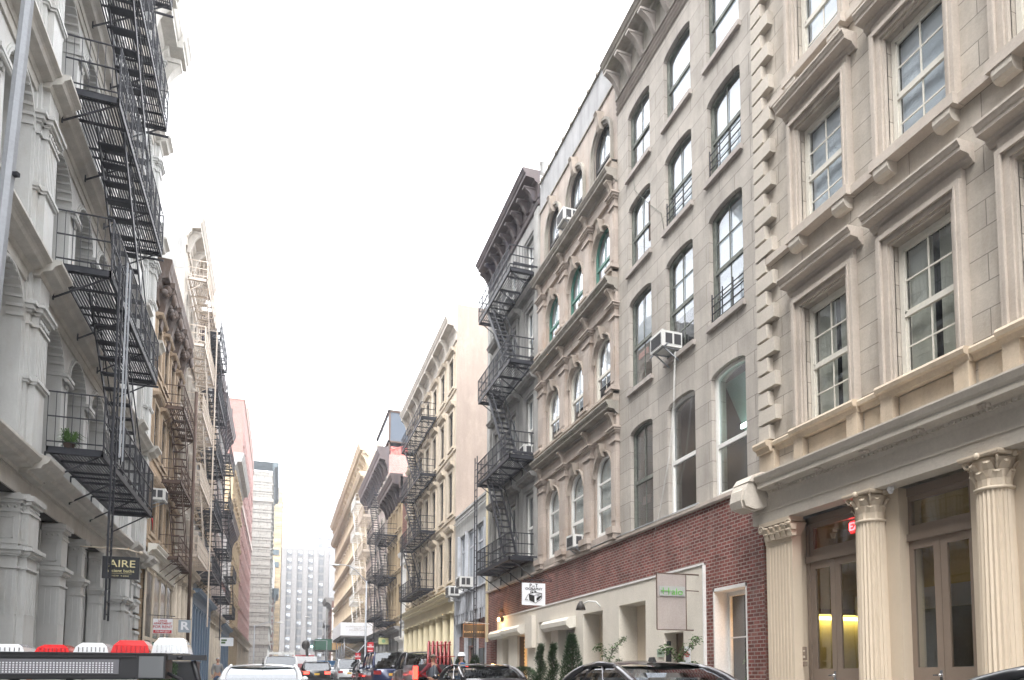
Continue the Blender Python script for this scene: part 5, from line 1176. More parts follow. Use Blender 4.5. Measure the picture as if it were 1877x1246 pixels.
s = MB(); s.tube([(-.95,0,.52),(1.0-.85,0,.50),(.42,0,.42)],.02,6); s.bar((-.35,0,.28),(-.35,0,.52),.012); s.bar((.35,0,.28),(.35,0,.44),.012); s.ell((.45,0,.42),(.06,.06,.05),8,6); s.build('bracket_rod', M['wcream'], g)
g = board('hanging_sign', 'white sign with red lettering LARGE APARTMENT FOR RENT', -4.92, -4.2, 34., 3.07, 3.68, M['signw'])
s = MB(); s.box(-.34,.34,-.03,-.026,-.29,-.16); s.build('red_band', M['signr'], g)
for t_, z_, sz in (('LARGE',.22,.11),('APARTMENT',.11,.115),('FOR RENT',-.03,.155)): text(t_, sz, M['signr'], g, (0,-.03,z_), sx=1.0, bold=.002)
text('732-947-2217', .095, M['signw'], g, (0,-.036,-.225), bold=.002); s = MB(); s.bar((-.6,0,.46),(.45,0,.42),.03); s.bar((-.3,0,.3),(-.3,0,.46),.012); s.bar((.3,0,.3),(.3,0,.43),.012); s.build('bracket_rod', M['black'], g)
g = board('hanging_sign', 'pale blue grey sign with a big white letter R', -4.45, -3.93, 38., 3.35, 3.93, surf('pale_blue_sign', (.33,.38,.43), streak=0, bump=0)); text('R', .52, M['signw'], g, (0,-.03,0), bold=.018, sx=1.1)
s = MB(); s.bar((-1.0,0,.34),(.3,0,.34),.02); s.build('bracket_rod', M['black'], g)
g = board('hanging_sign', 'square white sign reading PHOTOGRAPHY with a black camera drawing', 8.1, 8.98, 24.9, 3.86, 4.66, M['signw'])
text('P', .17, M['ink'], g, (-.125,-.03,.31), bold=.003); text('HO', .07, M['ink'], g, (-.015,-.03,.28)); text('T', .17, M['ink'], g, (.105,-.03,.31), bold=.003); text('OGRAPHY', .125, M['ink'], g, (0,-.03,.185), sx=1.12, bold=.0015)
s = MB()                                             # camera drawing: body, lens, strap, flash
def flat(s, pts): s.face([(x,-.031,z) for x, z in pts]); 
flat(s, [(-.2,.0),(.02,-.05),(.03,-.3),(-.17,-.22)]); 
for (a, c) in (((.02,-.05),(.3,.04)),((.3,.04),(.3,-.14)),((.3,-.14),(.06,-.32)),((.06,-.32),(-.17,-.22)),((-.2,.0),(.05,.07)),((.05,.07),(.3,.04)),((-.22,-.02),(-.33,-.22)),((-.33,-.22),(-.22,-.2)),((-.12,.02),(-.12,.11)),((-.12,.11),(.0,.16)),((.0,.16),(.12,.06)),((-.05,.15),(-.08,.2)),((.12,-.06),(.2,-.04)),((.24,-.2),(.1,-.29))): s.bar((a[0],-.031,a[1]),(c[0],-.031,c[1]),.022,.012)
flat(s, [(.1,-.14),(.2,-.07),(.28,-.04),(.28,-.1),(.18,-.2),(.1,-.25)]); flat(s, [(-.09,.04),(-.02,.04),(-.02,.09),(-.09,.09)]); flat(s, [(.02,.06),(.08,.05),(.07,.1),(.02,.11)]); s.build('camera_drawing', M['ink'], g)
s = MB(); s.bar((-.38,0,.50),(.7,0,.50),.025); s.bar((-.38,0,.53),(.6,0,.56),.015); s.bar((.45,0,.78),(.7,0,.5),.015); s.bar((-.3,0,.4),(-.3,0,.5),.012); s.bar((.3,0,.4),(.3,0,.5),.012); s.build('bracket_rod', M['black'], g)
M['mesh'] = None
def glassboard():
    g = empty('hanging_sign', (8.83,15.5,3.1)); tag(g, 'tall framed translucent hanging sign with green Halo lettering', 'sign')
    s = MB(); W_, H_ = .40, .68
    for a, c in (((-W_,-H_),(W_,-H_)),((W_,-H_),(W_,H_)),((W_,H_),(-W_,H_)),((-W_,H_),(-W_,-H_))): s.bar((a[0],0,a[1]),(c[0],0,c[1]),.022)
    s.bar((W_,0,H_),(.85,0,H_),.03); s.bar((W_,0,-H_),(.6,0,-H_),.03); s.bar((W_,0,.28),(.85,0,.28),.02); s.build('frame', M['rust'], g)
    s = MB(); s.box(-W_+.01,W_-.01,-.004,.004,-H_+.01,H_-.01); s.build('panel', surf('taupe_scrim', (.36,.32,.30), streak=.05, bump=0), g)
    s = MB(); s.box(-.34,.36,-.03,-.01,.13,.37); s.build('name_plate', surf('silver_name_plate', (.36,.37,.36), streak=0, bump=0), g)
    gr = plain('lime_green_lettering', (.12,.42,.06), .4)
    s = MB(); s.box(-.31,-.04,-.045,-.03,.245,.26); s.box(-.25,-.235,-.045,-.03,.17,.33); s.box(-.1,-.085,-.045,-.03,.16,.33); s.build('letter_h', gr, g); text('alo', .22, gr, g, (.14,-.036,.235), sx=1.2)
glassboard()
g = board('hanging_sign', 'dark bronze framed sign reading ELAN FLOWERS', 8.22, 9.32, 34.4, 3.16, 3.82, plain('brown_black_sign', (.03,.02,.015), .35), plain('copper_trim', (.35,.2,.1), .35, .6)); text('E L A N  F L O W E R S', .125, plain('copper_lettering', (.75,.5,.25), .4), g, (0,-.04,-.06), sx=.8, bold=.002); text('~', .12, M['gold'], g, (0,-.04,-.2)); s = MB(); s.bar((-.55,0,.42),(.75,0,.36),.03); s.bar((-.4,0,.33),(-.4,0,.42),.015); s.bar((.4,0,.33),(.4,0,.4),.015); s.build('bracket_rod', M['acw'], g)
g = board('hanging_sign', 'pale yellow green sign with a round green emblem', 8.5, 9.4, 68.6, 4.25, 4.85, surf('yellow_green_sign', (.58,.58,.28), streak=0, bump=0)); s = MB(); s.tube([(0,-.03,0),(0,-.04,0)],.17,16); s.tube([(0,-.04,.0),(0,-.045,0)],.12,16); s.build('emblem', plain('pale_green_disc', (.25,.45,.25), .5), g); s = MB(); s.bar((-.3,0,.34),(.6,0,.34),.03); s.build('bracket_rod', M['black'], g)
g = board('shop_fascia_sign', 'small dark fascia sign with pale lettering beside the yellow green sign', 9.0, 9.62, 72., 4.9, 5.4, M['signblk']); text('SPOLL', .2, M['signw'], g, (0,-.03,0))
g = board('hanging_sign', 'small white sign with green and yellow marks on the left', -4.6, -3.6, 66., 3.8, 4.5, M['signw']); s = MB(); s.box(-.42,.0,-.03,-.026,.06,.2); s.box(-.42,-.1,-.03,-.026,-.15,-.0); s.build('printed_mark', M['leafg'], g); s = MB(); s.bar((-.9,0,.37),(.5,0,.37),.03); s.build('bracket_rod', M['black'], g)
def street_sign(label, x, y, z, post=True):
    g = empty('parking_sign', (x,y,G(y)+.14)); tag(g, label, 'parking sign')
    s = MB(); s.tube([(0,0,0),(0,0,z+.5)],.04,8); s.build('post', M['wdark'], g); s = MB(); s.box(-.26,.26,-.06,-.04,z-.42,z+.42); s.build('panel', M['signr'], g); text('NO\nPARKING', .14, M['signw'], g, (0,-.065,z+.1), bold=.006); s = MB(); s.box(-.2,.2,-.064,-.06,z-.33,z-.27); s.build('arrow', M['signw'], g)
street_sign('red parking sign right of the grey street lamp', 7.3, 64.5, 2.9)
street_sign('red parking sign left of the grey street lamp, lower', 7.4, 76., 2.2)
# sidewalk scaffold with white parapet
g = empty('scaffold', (6.6,84,G(84)+.1)); tag(g, 'scaffold with white panelled deck over the right sidewalk', 'scaffold')
s = MB()
for x in (.1,3.0):
    for y in (0,4,8,12): s.tube([(x,y,0),(x,y,4.7)],.06,6)
for y in (0,4,8,12): s.tube([(.1,y,3.6),(3.,y,2.)],.035,5); s.tube([(.1,y,4.4),(3,y,4.4)],.05,5)
for k in range(3): s.tube([(.1,4*k,1.),(.1,4*k+4,4.)],.035,5); s.tube([(.1,4*k+4,1.),(.1,4*k,4.)],.035,5)
s.tube([(.0,-3,1.2),(3.,0,4.6)],.06,6); s.build('steel_tubes', M['steel'], g)
s = MB(); s.box(-.3,3.3,-.3,13,4.5,4.75); s.build('deck', M['dgrey'], g); s = MB(); s.box(-.3,3.2,-.36,-.3,4.7,6.15); s.box(-.36,-.3,-.36,13,4.7,6.15); s.build('white_parapet', M['signw'], g)
text('A CONSTRUCTION PROJECT\nCALL 311\nSITE SAFETY NOTICE', .2, M['gtrim'], g, (1.5,-.4,5.5))
g = empty('sidewalk_shed', (5.6,128,G(128))); tag(g, 'dark green and plywood sidewalk shed over the far right sidewalk', 'sidewalk shed')
s = MB()
for x in (.2,2.,3.9):
    for y in (0,5): s.tube([(x,y,0),(x,y,4.2)],.08,6)
s.box(0,4.2,-.2,8,4.1,4.4); s.build('posts_and_deck', M['dgrey'], g); s = MB(); s.box(-.1,2.6,-.3,-.2,4.2,6.0); s.box(-.1,0,-.2,8,4.2,6.0); s.build('green_parapet', surf('green_plywood', (.05,.14,.10), streak=.1), g); s = MB(); s.box(2.6,4.2,-.3,-.2,4.2,5.4); s.build('plywood_panel', surf('raw_plywood', (.5,.33,.17)), g)
g = empty('traffic_light', (4.6,118,G(118))); tag(g, 'far traffic light showing green', 'traffic light'); s = MB(); s.tube([(2.2,0,0),(2.2,0,5.4),(0,0,5.4)],.08,6); s.build('pole', M['steel'], g); s = MB(); s.box(-.2,.2,-.15,.15,4.2,5.4); s.build('housing', M['green'], g); s = MB(); s.ell((0,-.2,4.45),(.16,.08,.16),10,6); s.build('lens', plain('green_signal', (.3,1,.8), .3, emit=(.4,1,.85), es=4), g)

# ================================================================== plants
def cone_plant(label, x, y, h, r, kind, name='potted_conifer', group=None):
    g = empty(name, (x,y,G(y)+.14)); tag(g, label, 'shrub', group)
    s = MB(); s.lathe(0,0,[(r*.7,0),(r*.95,.42),(r*.98,.45),(r*.85,.46)],14); s.build('pot', M['dgrey'], g)
    s = MB(); s.tube([(0,0,.3),(0,0,h*.92)],[.03,.01],6); s.build('stem', M['rust'], g)
    s = MB(); n = int(1500*h*r/.3)
    for i in range(n):
        t = random.random(); a = random.uniform(0,2*pi)
        if kind == 'cone': rr = r*(1-t)**.8*(.75+.3*random.random())+.02; px, py, pz = rr*cos(a), rr*sin(a), .42+t*(h-.42)
        elif kind == 'spiral': aa = t*4*pi; rc = r*.36*(1-t*.8); rb = r*(.78-.6*t)*sqrt(random.random())*random.uniform(.8,1.15); px, py, pz = rc*cos(aa)+rb*cos(a), rc*sin(aa)+rb*sin(a), .45+t*(h-.45)+random.uniform(-.05,.05)
        else: u_ = random.uniform(-.6,1); q = sqrt(1-u_*u_)*random.uniform(.85,1.03)*r; px, py, pz = q*cos(a), q*sin(a), .45+r*.6+u_*r*.9
        px += random.gauss(0,.028); py += random.gauss(0,.028); pz += random.gauss(0,.02); b_ = random.uniform(.025,.06); a2 = a+random.uniform(-.8,.8); c_, s_ = cos(a2), sin(a2); up = random.uniform(.03,.08)
        s.face([(px,py,pz),(px+c_*b_-s_*.012,py+s_*b_+c_*.012,pz+up*.5),(px+c_*b_*1.6,py+s_*b_*1.6,pz+up),(px+c_*b_+s_*.012,py+s_*b_-c_*.012,pz+up*.4)])
    s.build('foliage', M['leafd'], g); return g
cone_plant('spiral trimmed conifer, the left one of the pair by the cream wall', 8.55, 24.2, 1.95, .28, 'spiral')
cone_plant('spiral trimmed conifer, the right one of the pair by the cream wall', 8.65, 23.2, 1.95, .28, 'spiral')
cone_plant('dark pointed conifer in front of the roller gate', 8.7, 21.6, 2.2, .42, 'cone')
cone_plant('round clipped dark shrub low beside the yellow lit gate', 8.4, 25.6, 1.15, .48, 'ball', 'round_shrub')
cone_plant('small bushy conifer outside the dark flower shop, left', 8.6, 36.5, 1.75, .5, 'cone', 'shop_shrub')
cone_plant('small bushy conifer outside the dark flower shop, right', 8.7, 33.9, 1.75, .45, 'cone', 'shop_shrub')
def vine(label, x, y, h, spread):
    g = empty('climbing_plant', (x,y,G(y)+.14)); tag(g, label, 'plant'); pts = [(0,0,0)]; 
    for k in range(1,9): pts.append((spread*.35*sin(k*1.1)*k/8, .12*cos(k), h*k/9))
    br = [[pts[6],(pts[6][0]-spread*.6,.1,h*.86),(pts[6][0]-spread*1.0,.1,h*.84)],[pts[5],(pts[5][0]+spread*.7,-.1,h*.66),(pts[5][0]+spread*.9,-.1,h*.66)],[pts[7],(pts[7][0]+spread*.5,0,h*.93),(pts[7][0]+spread*.8,0,h*1.0)]]
    s = MB(); s.lathe(0,0,[(.18,0),(.24,.4),(.25,.42)],12); s.build('pot', M['dgrey'], g)
    s = MB(); s.tube(pts,[.022-.0015*k for k in range(9)],6)
    for q in br: s.tube(q,.009,5)
    s.build('stem', M['rust'], g); s = MB(); segs = [(pts[i],pts[i+1]) for i in range(1,8)]+[(q[i],q[i+1]) for q in br for i in range(2)]*2
    for i in range(620):
        a_, c_ = random.choice(segs); t = random.random(); px, py, pz = [a_[j]+(c_[j]-a_[j])*t+random.gauss(0,.05) for j in range(3)]; a = random.uniform(0,2*pi); L_ = random.uniform(.05,.1); dz = random.uniform(-.05,.04); c1, s1 = cos(a)*L_, sin(a)*L_
        s.face([(px,py,pz),(px+c1*.5-s1*.3,py+s1*.5+c1*.3,pz+.01),(px+c1,py+s1,pz+dz),(px+c1*.5+s1*.3,py+s1*.5-c1*.3,pz+.01)])
    s.build('leaves', M['leafg'], g)
vine('leggy leafy plant in a pot left of the middle cream doorway', 8.75, 18.9, 2.05, .42)
vine('leggy leafy plant in a pot by the notice and brick pier', 8.7, 14.9, 1.9, .45)
g = empty('planter_hedge', (-4.3,30,G(30)+.14)); tag(g, 'low green hedge in a planter on the left sidewalk', 'hedge'); s = MB(); s.box(-.35,.35,0,3.4,0,.45); s.build('planter', M['dgrey'], g); s = MB()
for i in range(5000):
    px, py, pz = random.uniform(-.42,.42), random.uniform(-.05,3.45), random.uniform(.4,1.28)+random.gauss(0,.03); a = random.uniform(0,6.3); L_ = .07
    s.face([(px,py,pz),(px+L_*cos(a),py+L_*sin(a),pz+.04),(px+L_*cos(a)*.5,py+L_*sin(a)*.5,pz+.08),(px-L_*.2,py,pz+.05)])
s.build('foliage', M['leafd'], g)
g = empty('planter_box', (-4.2,34.4,G(34)+.14)); tag(g, 'dark planter box behind the low green hedge', 'planter'); s = MB(); s.box(-.4,.9,0,1.6,0,1.35); s.build('box', M['plast'], g); s = MB(); s.box(-.44,.94,-.04,1.64,1.35,1.4); s.build('rim', M['dgrey'], g)

# ================================================================== vehicles
def car(name, label, x, y, L, W_, belt, roof, pm, cat='car', rb=-.42, rr=-.22, fr_=.12, fb=.30, inset=.17, hood=None, boot=None, glassk='glasst', brake=False, plate=True, rails=False, pill=.06, fin=False, ant=False, group=None, panelsides=False, trim=None, zoff=0):
    g = empty(name, (x,y,G(y)+zoff)); tag(g, label, cat, group); hw = W_/2; hood = hood or belt-.08; boot = boot or belt
    st = []
    N_ = 26
    for i in range(N_+1):
        t = -.5+i/N_; yy = t*L
        if t > fb: q = (t-fb)/(.5-fb); zt = belt+(hood-belt)*min(1,q*2)-(.16*max(0,q-.6)/.4)
        elif t < rb: q = (rb-t)/(.5+rb) if rb > -.5 else 0; zt = belt+(boot-belt)*min(1,q*2)-.10*max(0,q-.7)/.3
        else: zt = belt
        e = min(1, (0.5-abs(t))/.07); w_ = hw*(.84+.16*sqrt(max(0,min(1,e))))
        zl = .22+.12*(1-min(1,e)); st.append((yy,zl,zt,w_))
    s = MB(); rings = []
    for yy, zl, zt, w_ in st:
        h_ = zt-zl
        half = [(w_*.90,zl),(w_*.97,zl+h_*.12),(w_,zl+h_*.42),(w_*1.0,zl+h_*.6),(w_*.965,zl+h_*.82),(w_*.93,zt-.035),(w_*.88,zt),(w_*.45,zt+.018),(0,zt+.025)]
        rings.append([(px,yy,pz) for px,pz in half]+[(-px,yy,pz) for px,pz in half[-2::-1]])
    n = len(rings[0]); vs = [p for r in rings for p in r]; fs = []
    for i in range(len(rings)-1):
        for k in range(n-1): fs.append((i*n+k,(i+1)*n+k,(i+1)*n+k+1,i*n+k+1))
        fs.append((i*n+n-1,(i+1)*n+n-1,(i+1)*n,i*n))
    fs.append(tuple(range(n))); fs.append(tuple(reversed(range((len(rings)-1)*n,len(rings)*n))))
    s.idx(vs, fs, True); body = s.build('body', M[pm], g)
    s = MB()                                             # door shut lines, handles, sills
    for t in (rb+.07,(rb+fb)/2+.0,fb-.03):
        for sg in (-1,1): s.box(sg*hw*.985,sg*(hw*1.004),t*L-.006,t*L+.006,.35,belt-.06)
    for sg in (-1,1): s.box(sg*(hw*.9),sg*(hw*.99),-L*.42,L*.42,.2,.3)
    s.build('trim', M['plast'], g)
    zb = belt-.01; rw = hw-inset
    # greenhouse curve: sample lines
    B0, B1, R0, R1 = rb*L, fb*L, rr*L, fr_*L; bw = hw*.93
    def roofz(u_, v_): return roof-.055*(2*u_-1)**2-.05*(2*v_-1)**2
    s = MB(); nu, nv = 10, 12; base = len(s.v)
    for j in range(nv+1):
        for i in range(nu+1):
            u_, v_ = i/nu, j/nv; s.v.append((-rw+2*rw*u_, R0-.05+(R1-R0+.1)*v_, roofz(u_,v_)))
    for j in range(nv):
        for i in range(nu): a = j*(nu+1)+i; s.f.append((a,a+1,a+nu+2,a+nu+1)); s.s.append(True)
    # underside lip
    lip = [(-rw,R0-.05),(rw,R0-.05),(rw,R1+.05),(-rw,R1+.05)]
    e = roof-.105
    cs = [((-rw,R0,e),(-bw,B0,zb)),((rw,R0,e),(bw,B0,zb)),((-rw,R1,e),(-bw,B1,zb)),((rw,R1,e),(bw,B1,zb))]
    def curve(a, c, bulge=.04):
        out = []
        for k in range(6):
            t = k/5; p = Vector(a).lerp(Vector(c), t); p.z += bulge*sin(pi*t); p.x += (1 if p.x > 0 else -1)*bulge*.6*sin(pi*t); out.append(p)
        return out
    cur = [curve(*c) for c in cs]
    for c in cur: s.tube(c, [pill*.8+pill*.5*k/5 for k in range(6)], 6)
    for sg, a0, a1 in ((-1,cur[0],cur[2]),(1,cur[1],cur[3])):
        s.tube([(sg*rw,R0,e),(sg*rw*1.01,(R0+R1)/2,e+.05),(sg*rw,R1,e)], .045, 6)
        for t in (.38,.70):
            p = Vector(a0[0]).lerp(Vector(a1[0]), t); q = Vector(a0[5]).lerp(Vector(a1[5]), t*1.0); p.z = e+.04; s.bar(p, q, .07, .035)
    rfo = s.build('roof', M[pm], g)
    # glass
    def patch(c0, c1, name, m, off=0.):
        s = MB(); 
        for k in range(5): s.face([c0[k],c1[k],c1[k+1],c0[k+1]], True)
        return s.build(name, m, g)
    gm = M[glassk]
    patch(cur[0],cur[1],'rear_window',gm); patch(cur[3],cur[2],'windscreen',gm)
    if panelsides:
        patch(cur[2],cur[0],'side_panel',M[pm]); patch(cur[1],cur[3],'side_panel',M[pm])
    else:
        patch(cur[2],cur[0],'side_window',gm); patch(cur[1],cur[3],'side_window',gm)
    s = MB(); s.box(-bw*.8,bw*.8,B0*.8,B1*.7,.4,belt-.05)
    for yy in (B1*.1, B0*.45): 
        for xx in (-.36,.36): s.ell((xx,yy,belt-.08),(.25,.08,.2),10,8); s.ell((xx,yy,belt+.16),(.12,.05,.09),10,6)
    s.build('seats', M['plast'], g)
    for sg in (-1,1):
        for yy in (-L*.31,L*.31):
            s = MB(); r_ = .33
            s.tube([(sg*(hw-.22),yy,r_),(sg*(hw-.0),yy,r_)],r_,20); w1 = s.build('wheel', M['tyre'], g); s = MB(); s.tube([(sg*(hw-.02),yy,r_),(sg*(hw+.012),yy,r_)],r_*.64,14); s.build('rim', M['rim'], w1)
        s = MB(); yb = -.5*L; s.box(sg*hw*.93,sg*hw*.55,yb-.02,yb+.12,belt-.34,belt-.14); s.build('tail_lamp', M['brake'] if brake else M['tail'], g)
        s = MB(); s.box(sg*hw*.9,sg*hw*.5,.5*L-.14,.5*L+.01,belt-.36,belt-.22); s.build('headlight', M['chrome'], g)
        s = MB(); s.ell((sg*(hw+.12),B1*.78,belt+.05),(.1,.06,.075),10,6); s.bar((sg*(hw-.08),B1*.78,belt),(sg*(hw+.1),B1*.78,belt+.03),.04); s.build('mirror', M[pm], g)
    if plate: s = MB(); s.box(-.17,.17,-L*.5-.012,-L*.5+.02,belt-.40,belt-.27); s.build('number_plate', M['plate'], g)
    s = MB(); s.box(-hw*.86,hw*.86,-L*.5-.03,-L*.5+.1,.35,.5); s.build('bumper', M['plast'], g)
    if fin: s = MB(); s.taper(-.035,.035,R0+.12,R0+.34,roof-.06,roof+.045,.02,.04); s.build('shark_fin_aerial', M['pblack'], g)
    if ant: s = MB(); s.tube([(0,R0+.15,roof-.06),(0,R0-.0,roof+.12)],.01,5); s.lathe(0,R0+.15,[(.05,roof-.06),(.01,roof+.02)],8); s.build('aerial', M['plast'], g)
    if rails:
        for sg in (-1,1): s = MB(); s.tube([(sg*rw*.9,R0+.1,roof-.03),(sg*rw*.92,R0+.25,roof+.04),(sg*rw*.92,R1-.25,roof+.04),(sg*rw*.9,R1-.1,roof-.03)],.02,6); s.build('roof_rail', M['steel'], g)
    if trim: 
        for sg in (-1,1): c = cur[0] if sg < 0 else cur[1]; s = MB(); s.tube([Vector((p.x*1.02,p.y,p.z)) for p in (cur[2] if sg < 0 else cur[3])[::-1]]+[Vector((sg*rw*1.03,(R0+R1)/2,e+.06))]+[Vector((p.x*1.02,p.y,p.z)) for p in c],.013,5); s.build('window_trim', M['chrome'], g)
    return g
G_ = 'cars parked along the right kerb'
car('sedan', 'graphite sedan parked in front of the cream doorways, shark fin aerial on its roof', 5.65, 11.25, 4.8, 1.86, .98, 1.43, 'psilver', rb=-.40, rr=-.19, fr_=.06, fb=.24, fin=True, group=G_, trim=True)
car('sedan', 'dark grey sedan parked in front of the round shrub and lit gate', 5.55, 21.4, 4.8, 1.86, .98, 1.43, 'psilver', rb=-.40, rr=-.19, fr_=.06, fb=.24, fin=True, group=G_, trim=True)
car('sedan', 'black sedan cropped at the lower right corner before the column doorways', 5.95, 3.55, 4.8, 1.86, .98, 1.41, 'pblack', rb=-.40, rr=-.19, fr_=.06, fb=.25, group=G_, trim=True)
car('sedan', 'white sedan low in the left foreground with a small roof aerial', -.37, 20.2, 4.7, 1.82, .94, 1.38, 'pwhite', rb=-.40, rr=-.22, fr_=.06, fb=.26, ant=True)
v = car('van', 'white work van with a ladder rack behind the white sedan', .1, 50.8, 5.4, 2.0, 1.18, 2.0, 'pwhite', 'van', rb=-.495, rr=-.46, fr_=.22, fb=.36, inset=.16, glassk='glasst', brake=True)
s = MB()
for yy in (-2.2,-1,.2,1.2): s.bar((-.8,yy,2.17),(.8,yy,2.17),.05); s.bar((-.8,yy,1.9),(-.8,yy,2.35),.04); s.bar((.8,yy,1.9),(.8,yy,2.35),.04)
for xx in (-.5,.1,.5): s.bar((xx,-2.3,2.22),(xx,1.3,2.22),.06)
s.build('ladder_rack', M['acw'], v)
car('suv', 'black SUV with lit brake lights in the middle of the road', 2.5, 56.4, 4.7, 1.92, 1.12, 1.72, 'pblack', rb=-.47, rr=-.36, fr_=.12, fb=.28, brake=True, rails=True)
car('sedan', 'black sedan between the black SUV and the small white van', 4.6, 68, 4.7, 1.84, .98, 1.45, 'pblack', rb=-.40, rr=-.2, fr_=.06, fb=.26)
car('van', 'small white delivery van parked behind the dark hatchback', 5.25, 62.6, 4.6, 1.85, 1.15, 1.98, 'pwhite', 'van', rb=-.49, rr=-.45, fr_=.16, fb=.32, inset=.13, panelsides=True, group=G_)
car('hatchback', 'dark grey hatchback with red tail lights between the white and navy vans', 5.3, 47.2, 4.4, 1.85, 1.05, 1.62, 'pdk', rb=-.47, rr=-.36, fr_=.1, fb=.28, rails=True, group=G_)
car('van', 'tall navy blue passenger van parked ahead of the pickup truck', 5.4, 40.6, 5.5, 2.0, 1.25, 2.12, 'pnavy', 'van', rb=-.495, rr=-.45, fr_=.24, fb=.38, inset=.16, group=G_)
# pickup
p = car('pickup_truck', 'dark grey pickup truck carrying red glass racks in its bed', 5.5, 29.3, 5.9, 2.0, 1.28, 1.95, 'pdk', 'pickup', rb=-.10, rr=-.07, fr_=.14, fb=.24, inset=.2, hood=1.2, boot=1.0, group=G_)
s = MB()
for sg in (-1,1): s.box(sg*.98,sg*.86,-2.93,-.55,.8,1.38)
s.box(-.98,.98,-2.95,-2.85,.75,1.38); s.box(-.86,.86,-2.85,-.55,.98,1.02); s.build('cargo_bed', M['pdk'], p)
for sg in (-1,1): s = MB(); s.box(sg*1.0,sg*.84,-2.98,-2.9,.85,1.32); s.build('tail_lamp', M['brake'], p)
s = MB(); s.box(-.3,.3,-.95,-.6,1.38,1.62); s.box(-.26,-.05,-1.0,-.95,1.42,1.58); s.box(.05,.26,-1.0,-.95,1.42,1.58); s.build('work_light_box', M['chrome'], p)
g = empty('glass_rack', (5.75,27.9,G(28)+1.03)); tag(g, 'set of red A frame glass racks standing in the pickup bed', 'rack'); s = MB()
for k in range(6):
    x = -.50+k*.16; yy = .1*k
    s.tube([(x-.1,-.8+yy*.3,0),(x+.06,-.1+yy*.3,1.22),(x+.14,.1+yy*.3,1.22),(x+.3,.7,0)],.04,6); s.bar((x-.04,-.5,.45),(x+.2,.5,.45),.03); s.ell((x+.1,0,1.25),(.05,.06,.05),8,5)
s.bar((-.6,-.8,.1),(.62,-.8,.1),.05); s.bar((-.48,-.1,1.1),(.45,-.1,1.15),.035); s.bar((-.55,-.45,.65),(.5,-.45,.7),.035); s.build('red_frame', M['pred'], g)
# truck and dumpster further on
g = empty('tow_truck', (2.35,78,G(78))); tag(g, 'red and white truck ahead of the black SUV', 'truck'); s = MB(); s.taper(-1.15,1.15,2,4.6,.6,2.6,.1,.2); s.box(-1.1,1.1,-3,2,.5,1.3); s.box(-1.15,1.15,-3.05,-2.9,1.2,1.6); s.build('cab_and_deck', M['pred'], g); s = MB(); s.box(-1.1,1.1,-2.9,1.8,1.32,2.3); s.build('white_body', M['pwhite'], g)
for sg in (-1,1):
    s = MB(); s.tube([(sg*.8,-2,.5),(sg*1.12,-2,.5)],.5,16); s.tube([(sg*.8,3,.5),(sg*1.12,3,.5)],.5,16); s.build('wheel_pair', M['tyre'], g); s = MB(); s.box(sg*1.1,sg*.8,-3.1,-3.05,1.,1.25); s.build('tail_lamp', M['brake'], g)
s = MB(); s.tube([(.3,0,2.2),(.2,-.6,3.),(.0,-.3,3.7)],.14,6); s.ell((.1,-.4,3.5),(.4,.4,.5),8,6); s.build('grab_claw', M['wdark'], g)
g = empty('dumpster', (5.6,98,G(98))); tag(g, 'blue dumpster with white lettering by the far right kerb', 'dumpster'); s = MB(); s.taper(-1.6,1.6,-2,2,.2,2.0,-.15,-.1); s.box(-1.8,1.8,-2.15,2.15,1.95,2.1); s.build('tub', M['pblue'], g); text('POLO', .9, M['signw'], g, (.3,-2.2,1.35))
# utility truck with the light bar, left foreground
g = empty('utility_truck', (-1.75,6.6,G(5))); tag(g, 'utility truck deck with a red and white emergency light bar, left foreground', 'truck')
s = MB(); s.box(-1.0,1.0,-.3,3.2,.75,.95); s.box(-1.0,-.92,-.3,3.2,.95,1.1); s.box(.92,1.0,-.3,3.2,.95,1.1); s.box(-.95,.95,3.3,5.2,.5,1.1); s.box(-1.,1.,-.34,-.28,.5,.72); s.build('deck', M['pwhite'], g)
for sg in (-1,1):
    for yy in (.7,4.2): s = MB(); s.tube([(sg*.7,yy,.38),(sg*.98,yy,.38)],.38,18); s.build('wheel', M['tyre'], g)
for sg in (-1,1): s = MB(); s.bar((sg*.55-.1,-.9,.75),(sg*.55-.1,-.9,1.25),.04); s.bar((sg*.55-.1,-.9,.8),(sg*.55-.1,-.2,.8),.04); s.build('bar_post', M['plast'], g)
s = MB(); bx0, bx1, by0, by1, bz0, bz1 = -1.05, 1.04, -1.12, -.78, 1.222, 1.385
s.box(bx0,bx1,by0,by1,bz0,bz1); s.box(bx0-.02,bx1+.0,by0-.012,by1+.01,bz1,bz1+.01); s.box(bx0,bx1-.17,by0-.012,by0,bz0+.01,bz0+.022); s.box(bx0,bx1-.17,by0-.012,by0,bz1-.02,bz1-.008)
bar = s.build('light_bar', M['plast'], g)
s = MB(); s.box(bx0+.04,bx1-.27,by0-.008,by0-.001,bz0+.034,bz1-.034); s.build('led_panel', plain('led_panel_backing', (.16,.16,.18), .5), bar)
s = MB(); n = int((bx1-.27-bx0-.06)/.018)
for k in range(n):
    for j in range(5): x = bx0+.05+k*.018; z = bz0+.042+j*.0145; s.box(x,x+.0095,by0-.0115,by0-.0085,z,z+.009)
s.build('led_dots', plain('led_lens', (.75,.76,.8), .25), bar)
s = MB(); s.box(bx1-.155,bx1-.01,by0-.01,by0,bz0+.01,bz1-.012); s.build('end_lens', plain('smoked_lens', (.16,.17,.18), .12, coat=.5), bar)
text('WHELEN', .028, M['signw'], bar, (bx1-1.05,by0-.016,bz0+.016), depth=.001)
M['domer'] = plain('red_dome', (.62,.015,.02), .12, coat=1., emit=(1,.02,.02), es=.01); M['domew'] = plain('clear_dome', (.70,.72,.74), .12, coat=1.)
